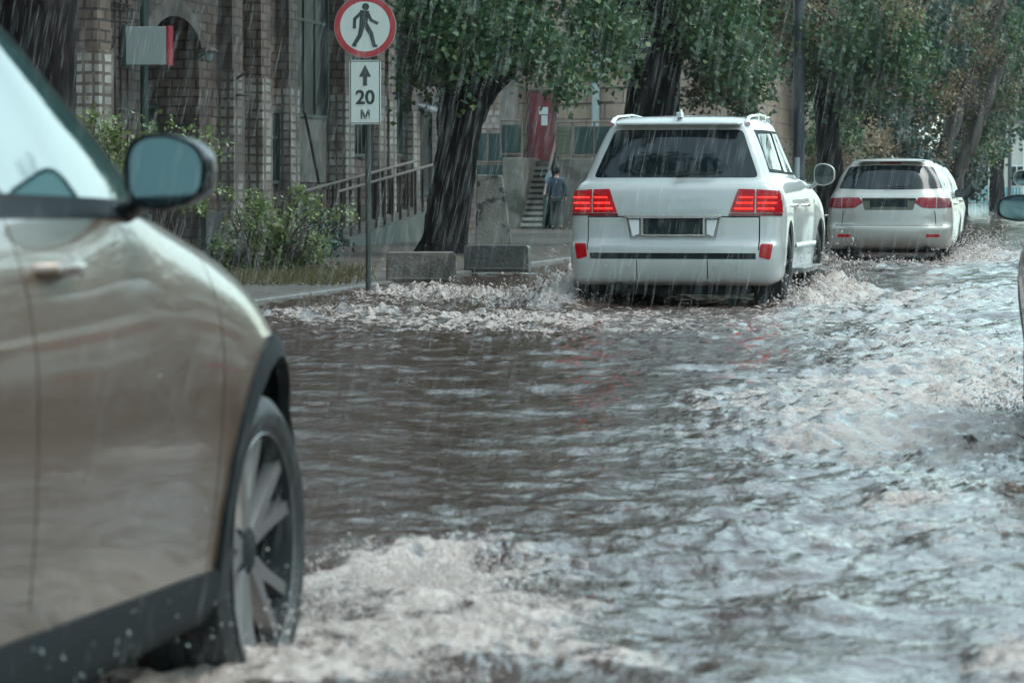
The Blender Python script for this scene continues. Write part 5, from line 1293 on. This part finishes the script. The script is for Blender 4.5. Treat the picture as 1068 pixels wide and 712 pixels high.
# big brown-seeded trees on the right
D = 84
tree('dense seed-laden tree with foliage hanging behind the dark utility pole', D, 242,
     [(868, 246), (866, 180), (862, 120), (858, 40), (852, -60)], [.36, .30, .27, .24, .15], [],
     [vol(830, 20, D, 40, 52, 2, 1), vol(868, 35, D-1, 46, 50, 2, 1.1), vol(905, 55, D, 42, 52, 2, 1), vol(930, 25, D-1, 45, 42, 2, 1), vol(800, 20, D+1, 34, 50, 2, .8), vol(880, 95, D, 32, 32, 1.5, .6), vol(860, -70, D, 130, 55, 4, .5), vol(860, -170, D, 160, 70, 5, .3), vol(950, 70, D, 30, 36, 1.6, .6)],
     24000, .130, [GREEN, BROWN], .30, .40)
D = 118
tree('seed-laden tree with two slanting grey trunks, behind the pearl white car', D, 226,
     [(972, 232), (978, 185), (990, 140), (1006, 100), (1028, 55), (1046, 0)], [.34, .30, .27, .25, .21, .15], [([(992, 232), (1000, 180), (1016, 140), (1034, 95), (1052, 40)], [.32, .25, .22, .19, .10])],
     [vol(985, 60, D, 55, 52, 3, 1.2), vol(1015, 100, D+2, 38, 44, 2, .9), vol(1000, 20, D, 60, 45, 3, 1), vol(955, 95, D+3, 34, 42, 2.5, .8), vol(1045, 60, D+1, 34, 55, 2.5, .9), vol(1020, 150, D+4, 26, 36, 2, .6), vol(1000, -60, D, 110, 60, 5, .5), vol(935, 130, D+4, 26, 30, 2, .45)],
     22000, .15, [GREEN, BROWN], .32, .5, bark=m_bark2)
D = 150
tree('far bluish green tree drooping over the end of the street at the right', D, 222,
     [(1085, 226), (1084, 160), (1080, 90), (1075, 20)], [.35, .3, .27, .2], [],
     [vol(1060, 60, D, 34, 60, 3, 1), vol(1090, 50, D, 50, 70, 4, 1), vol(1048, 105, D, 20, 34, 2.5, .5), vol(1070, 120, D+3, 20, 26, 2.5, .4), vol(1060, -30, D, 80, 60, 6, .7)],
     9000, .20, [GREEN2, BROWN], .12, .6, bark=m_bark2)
D = 112
tree('dark tree filling the gap right of the dark utility pole', D, 226, [(905, 230), (906, 170), (908, 100), (910, 30)], [.3, .26, .22, .16], [],
     [vol(900, 80, D, 60, 50, 3, 1), vol(860, 105, D+2, 40, 44, 3, .8), vol(930, 110, D+2, 44, 46, 3, .9), vol(965, 70, D+2, 50, 55, 3, .8), vol(840, 50, D+3, 36, 60, 3, .7), vol(900, 0, D, 110, 60, 4, .9)], 15000, .17, [DARKL, BROWN], .10, .5)
D = 140
tree('tall dark tree beyond the two slanting trunks', D, 222, [(1000, 226), (1002, 150), (1004, 50)], [.36, .3, .2], [],
     [vol(1000, 60, D, 90, 60, 4, 1.2), vol(1020, 140, D+2, 40, 40, 3, .7), vol(980, 150, D+2, 40, 36, 3, .6), vol(1000, -20, D, 120, 50, 5, 1)], 12000, .21, [DARKL, BROWN], .08, .6)
D = 170
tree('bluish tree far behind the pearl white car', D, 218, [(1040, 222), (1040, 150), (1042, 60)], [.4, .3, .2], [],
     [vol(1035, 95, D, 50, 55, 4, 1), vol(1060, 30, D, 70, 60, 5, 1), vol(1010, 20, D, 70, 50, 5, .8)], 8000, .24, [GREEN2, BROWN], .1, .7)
D = 104
tree('half hidden tree between the broad trunk and the dark utility pole', D, 230, [(775, 234), (778, 150), (782, 40)], [.3, .26, .18], [],
     [vol(760, 25, D, 70, 50, 3, 1), vol(790, 62, D, 36, 40, 2.4, .6), vol(690, 10, D+2, 60, 40, 3, .7), vol(740, -50, D, 140, 55, 5, .8)], 10000, .16, [DARKL, BROWN], .06, .45)
# upper crowns, above the picture but seen in the water and the paint
for (L_, A_, h0, h1, rr) in ((-10.5, 57, 7, 17, 5.5), (-10, 70, 7, 18, 6), (-9.5, 85, 8, 18, 6), (-9.5, 112, 8, 18, 7), (-9.5, 145, 8, 18, 7), (-9.5, 31, 8, 16, 5)):
    r = min(T_ALL, key=lambda o: abs(o.location.y-A_)+abs(o.location.x-L_)); cz = (h0+h1)/2
    c = leaves('upper_crown', [(L_, A_, cz, rr, rr, (h1-h0)/2, 1)], 3800, .5, [DARKL], None, 1.0); c.parent = r; c.matrix_parent_inverse = Matrix.Translation(-Vector(r.location))
for (L_, A_, lab) in ((-10.5, -14, 'added tree behind the camera on the building side, for reflections'), (-10.5, -40, 'farther added tree behind the camera on the building side, for reflections'), (15.5, -16, 'added tree behind the camera on the open side, for reflections'), (16.5, 10, 'added tree abreast of the taupe crossover, unseen, for reflections'), (16, 38, 'added tree abreast of the big white off-road car, unseen, for reflections'), (-10.5, 13, 'added unseen tree beside the taupe crossover, its canopy for rear window reflections'), (15.5, 58, 'added unseen tree across from the thick leaning trunk, for reflections'), (15.5, 76, 'added unseen tree across from the porch, for reflections'), (15.5, 98, 'added unseen tree across from the dark utility pole, for reflections'), (16, 124, 'added unseen tree across from the slanting trunks, for reflections')):  # added unseen trees, there to be mirrored in paint, glass and water
    r = empty('street_tree', (L_, A_, 0), 0, lab, 'tree')
    t = trunk_mesh([([(L_, A_, -.2), (L_+.2, A_, 3), (L_, A_, 8)], [.4, .3, .15], 12)], 'trunk', m_bark, None); t.parent = r; t.matrix_parent_inverse = Matrix.Translation(-Vector(r.location))
    if A_ == 13: c = leaves('crown', [(L_+1, A_+2, 9, 4.5, 5, 2.5, 1), (-6.3, 21, 10.5, 3.4, 4, 2.0, .9)], 2600, .36, [DARKL], None, .8)
    else: c = leaves('crown', [(L_, A_, 6, 4.5, 5, 3, 1), (L_, A_+1, 10, 4, 4.5, 3.5, .7)], 3000, .42, [DARKL], None, .9)
    c.parent = r; c.matrix_parent_inverse = Matrix.Translation(-Vector(r.location))
# undergrowth behind the pearl car
def shrub(label, vols, n, size, mats, brown, stems, base, clump=.25, name='shrub', group=None, droop=.3):
    r = empty(name, tuple(base), 0, label, 'shrub', group); inv = Matrix.Translation(-Vector(base))
    b = MB()
    for k in range(stems):
        c = vols[k % len(vols)]; e = Vector(c[:3]) + Vector(rng.normal(size=3)*np.array(c[3:6])*.55); s = Vector(base) + Vector((rng.normal()*c[3]*.35, rng.normal()*.15, -.05))
        m_ = s*.5+e*.5 + Vector((rng.normal()*.06, rng.normal()*.06, .12)); b.tube([s, m_, e], [.016, .011, .004], 5)
    o = b.build('stem', m_bark2, None); o.parent = r; o.matrix_parent_inverse = inv
    c = leaves('foliage', vols, n, size, mats, None, clump, brown, droop); c.parent = r; c.matrix_parent_inverse = inv
    return r
D = 96
shrub('bushy brown and green shrub just right of the dark utility pole', [vol(868, 150, D, 34, 42, 1.5, 1), vol(850, 185, D, 30, 34, 1.3, .8), vol(880, 190, D, 28, 30, 1.3, .6)], 5000, .13, [GREEN, BROWN], .42, 10, AtD(866, 238, D), .35)
D = 100
shrub('tall brown-tipped shrub behind the roof of the pearl white car', [vol(925, 150, D, 36, 28, 1.8, 1), vol(960, 165, D, 26, 34, 1.6, .8), vol(900, 175, D, 26, 30, 1.5, .6)], 5000, .14, [DARKL, BROWN], .34, 10, AtD(930, 236, D), .38)
D = 125
shrub('dark bush at the foot of the slanting trunks', [vol(1005, 180, D, 22, 30, 2, 1), vol(975, 190, D, 22, 26, 2, .7)], 2600, .17, [DARKL, BROWN], .1, 6, AtD(1000, 226, D), .4)
# bush by the sign
D = 43.5
shrub('broad leafy bush on the verge left of the road sign post', [vol(262, 240, D, 42, 40, .5, 1.1), vol(312, 225, D, 40, 28, .45, .9), vol(300, 255, D, 45, 26, .5, .8), vol(240, 265, D, 30, 22, .4, .6), vol(356, 216, D-.3, 34, 14, .3, .45), vol(290, 203, D-.2, 56, 15, .3, .6), vol(330, 240, D-.2, 30, 24, .3, .4), vol(228, 215, D, 28, 22, .4, .5)], 2500, .085, [BUSHL, LIGHT], .42, 46, AtD(280, 286, D), .13, 'bush')
shrub('shaded dark undergrowth behind the verge bush', [vol(275, 262, D+1.1, 60, 24, .5, 1), vol(325, 262, D+1.1, 26, 22, .4, .5), vol(330, 240, D+1.2, 26, 30, .4, .4)], 2600, .07, [DARKL, BUSHL], .15, 16, AtD(290, 284, D+1.1), .15, 'undergrowth')
D = 38
shrub('sprawling young sapling with bright leaves behind the black door mirror', [vol(110, 128, D, 26, 20, .4, 1), vol(150, 138, D, 40, 12, .4, .8), vol(203, 134, D, 22, 9, .3, .5), vol(118, 160, D, 34, 22, .4, .8), vol(180, 160, D, 40, 20, .4, .8), vol(200, 190, D, 30, 26, .4, .7)], 1300, .095, [BUSHL, LIGHT], .45, 26, AtD(165, 300, D), .16, 'sapling')
# dry grass on the verge
gx = []; 
for k in range(2600):
    px, py = rng.uniform(235, 385), rng.uniform(279, 299); p = G(px, py, .13); 
    if p[0] > KX-.05 or rng.random() > .35 + .65*max(0, 1-abs(px-300)/90): continue
    gx.append((p[0]+rng.normal()*.05, p[1], float(zg(p[0], p[1]))))
gp = np.array(gx); n = len(gp); hh = rng.uniform(.03, .14, n); wv = rng.normal(size=(n, 2))*.05; w_ = .006
V = np.stack([gp + [[-w_, 0, -.01]], gp + [[w_, 0, -.01]], gp + np.stack([wv[:, 0], wv[:, 1], hh], 1), gp + np.stack([wv[:, 0]*.3, wv[:, 1]*.3+.004, hh*.5], 1)], 1).reshape(-1, 3)
i0 = np.arange(n)*4; Q = np.concatenate([np.stack([i0, i0+1, i0+2], 1), np.stack([i0, i0+3, i0+2], 1)])
o = mesh_np('grass', V, Q, leaf_mat('dry_grass', [(.10, .10, .04), (.17, .13, .07), (.07, .08, .03), (.20, .16, .10)]), smooth=False); tag(o, 'dry yellowish grass on the verge below the bush', 'grass', kind='stuff')
# fallen leaves and litter on the kerbside verge
pts = []
for k in range(700):
    p = G(rng.uniform(270, 600), rng.uniform(262, 300), .13)
    if p[0] < KX-.02: pts.append((p[0], p[1], float(zg(p[0], p[1]))+.012))
pts = np.array(pts); n = len(pts); an = rng.uniform(0, 6.3, n); s_ = rng.uniform(.02, .05, n); a_ = np.stack([np.cos(an)*s_, np.sin(an)*s_, rng.normal(size=n)*.006], 1); b_ = np.stack([-np.sin(an)*s_*.6, np.cos(an)*s_*.6, rng.normal(size=n)*.006], 1)
V = np.stack([pts-a_, pts-b_, pts+a_, pts+b_], 1).reshape(-1, 3); i0 = np.arange(n)*4
o = mesh_np('fallen_leaves', V, np.stack([i0, i0+1, i0+2, i0+3], 1), BROWN, smooth=False); tag(o, 'fallen leaves scattered on the wet pavement', 'leaves', kind='stuff')

# ------------------------------------------------------------------ the walker
def skin(name, verts, edges, radii, m, parent, lvl=2):
    bm = bmesh.new(); ly = bm.verts.layers.skin.verify(); vs = [bm.verts.new(v) for v in verts]
    for a_, b_ in edges: bm.edges.new((vs[a_], vs[b_]))
    for v, r in zip(vs, radii): v[ly].radius = (r, r) if not hasattr(r, '__len__') else r
    vs[0][ly].use_root = True
    me = bpy.data.meshes.new(name); bm.to_mesh(me); bm.free(); me.materials.append(m)
    o = link(bpy.data.objects.new(name, me), parent)
    s = o.modifiers.new('skin', 'SKIN'); s.use_smooth_shade = True
    o.modifiers.new('sub', 'SUBSURF').levels = lvl; o.modifiers['sub'].render_levels = lvl
    return o
Dp = 97; pf = AtD(580.5, 200, Dp); pz = float(zg(pf[0], pf[1]))
man = empty('person', (pf[0], pf[1], pz), R(6), 'person in a dark blue jacket and grey trousers walking away towards the steps', 'person')
hip, kn = .90, .48
vb = [(0, 0, .95), (0, .01, 1.15), (0, .02, 1.34), (0, .03, 1.47), (0, .05, 1.55), (0, .06, 1.66), (0, .05, 1.74),
      (-.09, 0, .88), (-.10, .06, .48), (-.10, -.06, .09), (-.11, .07, .04), (.09, 0, .88), (.11, -.02, .47), (.12, -.20, .11), (.12, -.09, .05),
      (-.17, .02, 1.40), (-.24, -.02, 1.14), (-.25, .08, .92), (-.25, .12, .83), (.17, .02, 1.40), (.25, .0, 1.14), (.25, -.02, .90), (.25, -.01, .80)]
eb = [(0,1),(1,2),(2,3),(3,4),(4,5),(5,6),(0,7),(7,8),(8,9),(9,10),(0,11),(11,12),(12,13),(13,14),(2,15),(15,16),(16,17),(17,18),(2,19),(19,20),(20,21),(21,22)]
rb_ = [(.14,.11),(.13,.10),(.15,.11),.06,.055,.085,.07,.085,.058,.042,.04,.085,.058,.042,.04,.06,.047,.036,.035,.06,.047,.036,.035]
m_skin = plain('skin', (.36, .22, .16), .5); m_jk = noise_mat('blue_jacket', (.008, .026, .05), (.015, .04, .07), 14, .6, .3); m_tr = noise_mat('grey_trousers', (.022, .034, .036), (.035, .048, .05), 14, .7, .3); m_hair = plain('dark_hair', (.012, .012, .013), .6)
skin('body', vb, eb, rb_, m_skin, man)
skin('jacket', [vb[0], vb[1], vb[2], (0, .03, 1.45), vb[15], vb[16], vb[17], vb[19], vb[20], vb[21], (0, 0, .86)], [(0,1),(1,2),(2,3),(2,4),(4,5),(5,6),(2,7),(7,8),(8,9),(0,10)], [(.175,.135),(.17,.13),(.185,.14),.08,.085,.068,.055,.085,.068,.055,(.18,.14)], m_jk, man)
skin('trousers', [(0, 0, .93), vb[7], vb[8], vb[9], vb[11], vb[12], vb[13]], [(0,1),(1,2),(2,3),(0,4),(4,5),(5,6)], [(.15,.12),.105,.08,.065,.105,.08,.065], m_tr, man)
hb = MB(); hb.lathe([(.001, -.155), (.05, -.145), (.085, -.09), (.098, -.01), (.092, .06), (.06, .11), (.001, .128)], 20, 'z'); ho_ = hb.build('hair', m_hair, man, smooth=True); ho_.location = (0, .03, 1.705); ho_.scale = (1, 1.12, 1)
for i_ in ((9, 10), (13, 14)):
    skin('shoe', [(vb[i_[0]][0], vb[i_[0]][1]-.03, .06), (vb[i_[1]][0], vb[i_[1]][1]+.09, .045)], [(0, 1)], [.055, .045], m_hair, man, 1)
bg_ = MB(); bg_.lathe([(.001, -.30), (.10, -.28), (.16, -.16), (.155, .05), (.10, .2), (.05, .29), (.055, .33), (.001, .33)], 20, 'z')
o = bg_.build('carrier_bag', plain('pale_bag', (.17, .235, .265), .6), smooth=True, loc=(pf[0]-.27, pf[1]+.30, pz+1.46)); o.rotation_euler = (0, R(14), 0); o.scale = (.6, .5, .6); tag(o, 'pale blue bundle carried at the shoulder of the person in the blue jacket', 'bag')

# ------------------------------------------------------------------ rain: falling drops drawn out as slivers
n = 16000
Dr = 5.5 * (36/5.5) ** (rng.random(n)**.8); px = rng.uniform(-250, 1320, n); py = rng.uniform(-150, 860, n)
pc = np.array([AtD(a_, c_, d_) for a_, c_, d_ in zip(px, py, Dr)]); keep = pc[:, 2] > .3; pc = pc[keep]; Dr = Dr[keep]; n = len(pc)
ln = rng.uniform(.035, .10, n)*(.7+Dr/12); rd_ = rng.uniform(.00015, .0004, n)*(.55 + Dr/14)
dv = np.array([.20, .03, 1.0]) + rng.normal(size=(n, 3))*.03; dv /= np.linalg.norm(dv, axis=1)[:, None]
ex = np.array([1., 0, 0]); ey = np.array([0, 1., 0])
t0 = pc - dv*ln[:, None]/2; t1 = pc + dv*ln[:, None]/2
V = []
for k in range(3):
    c_, s__ = math.cos(2.094*k), math.sin(2.094*k); V.append(pc + (ex*c_ + ey*s__)*rd_[:, None] - dv*ln[:, None]*.12)
V = np.stack([t0] + V + [t1], 1).reshape(-1, 3); i0 = np.arange(n)*5
Q = np.concatenate([np.stack([i0, i0+1+(k+1) % 3, i0+1+k], 1) for k in range(3)] + [np.stack([i0+4, i0+1+k, i0+1+(k+1) % 3], 1) for k in range(3)])
m_rain = plain('rain_drop', (.75, .80, .80), .15, alpha=.40)
o = mesh_np('rain', V, Q, m_rain, smooth=True); tag(o, 'slanting rain falling over the flooded street', 'rain', kind='stuff')
EXPO = 1.58
HAZE = .00016
# ------------------------------------------------------------------ light, sky, haze
w = bpy.data.worlds.new('World'); sc.world = w; w.use_nodes = True
nt = w.node_tree; bg = nt.nodes['Background']
sky = nt.nodes.new('ShaderNodeTexSky'); sky.sky_type = 'NISHITA'; sky.sun_disc = False
SUN_EL, SUN_AZ = 58, 75          # azimuth measured clockwise from +Y
sky.sun_elevation = R(SUN_EL); sky.sun_rotation = R(SUN_AZ); sky.dust_density = 1.0; sky.air_density = 1.2; sky.ozone_density = 1
# rain cloud: the clear sky's blue is greyed by the overcast
hs = nt.nodes.new('ShaderNodeHueSaturation'); hs.inputs['Saturation'].default_value = .40; nt.links.new(sky.outputs[0], hs.inputs['Color'])
tcw = nt.nodes.new('ShaderNodeTexCoord'); nz = nt.nodes.new('ShaderNodeTexNoise'); nz.inputs['Scale'].default_value = 2.2; nz.inputs['Detail'].default_value = 6
nt.links.new(tcw.outputs['Generated'], nz.inputs['Vector'])
mr = nt.nodes.new('ShaderNodeMapRange'); mr.inputs[1].default_value = .3; mr.inputs[2].default_value = .7; mr.inputs[3].default_value = .75; mr.inputs[4].default_value = 1.2
nt.links.new(nz.outputs['Fac'], mr.inputs['Value'])
mlt = nt.nodes.new('ShaderNodeMix'); mlt.data_type = 'RGBA'; mlt.blend_type = 'MULTIPLY'; mlt.inputs[0].default_value = 1
nt.links.new(hs.outputs[0], mlt.inputs[6]); nt.links.new(mr.outputs[0], mlt.inputs[7])
tint = nt.nodes.new('ShaderNodeMix'); tint.data_type = 'RGBA'; tint.blend_type = 'MULTIPLY'; tint.inputs[0].default_value = 1; tint.inputs[7].default_value = (.84, 1.045, 1.0, 1)
nt.links.new(mlt.outputs[2], tint.inputs[6]); nt.links.new(tint.outputs[2], bg.inputs['Color'])
bg.inputs['Strength'].default_value = .15
sd = bpy.data.lights.new('sun', 'SUN'); sd.energy = .6; sd.angle = R(30); sd.color = (1, .96, .9)
so = bpy.data.objects.new('sun', sd); link(so); so.rotation_euler = (R(90 - SUN_EL), 0, R(180 - SUN_AZ))
so.location = (20, 0, 30)
# rain-laden air
hz = MB(); hz.box2((-300, -130, -2.3), (300, 905, 60)); hm = bpy.data.materials.new('rain_haze'); hm.use_nodes = True
hn = hm.node_tree; hn.nodes.remove(hn.nodes['Principled BSDF']); pv = hn.nodes.new('ShaderNodeVolumePrincipled'); pv.inputs['Color'].default_value = (.90, .97, .98, 1); pv.inputs['Density'].default_value = HAZE; pv.inputs['Anisotropy'].default_value = .2
hn.links.new(pv.outputs[0], hn.nodes['Material Output'].inputs['Volume'])
if HAZE:
    ho = hz.build('haze', hm); tag(ho, 'pale rain haze filling the street', 'haze', kind='stuff')
vs = sc.view_settings; sc.display_settings.display_device = 'sRGB'
vs.view_transform = 'Standard'; vs.look = 'None'; vs.gamma = 1; vs.use_curve_mapping = False; vs.exposure = EXPO
cy = sc.cycles; cy.use_denoising = True; cy.max_bounces = 6; cy.transparent_max_bounces = 12; cy.glossy_bounces = 4; cy.diffuse_bounces = 3; cy.caustics_reflective = False; cy.caustics_refractive = False
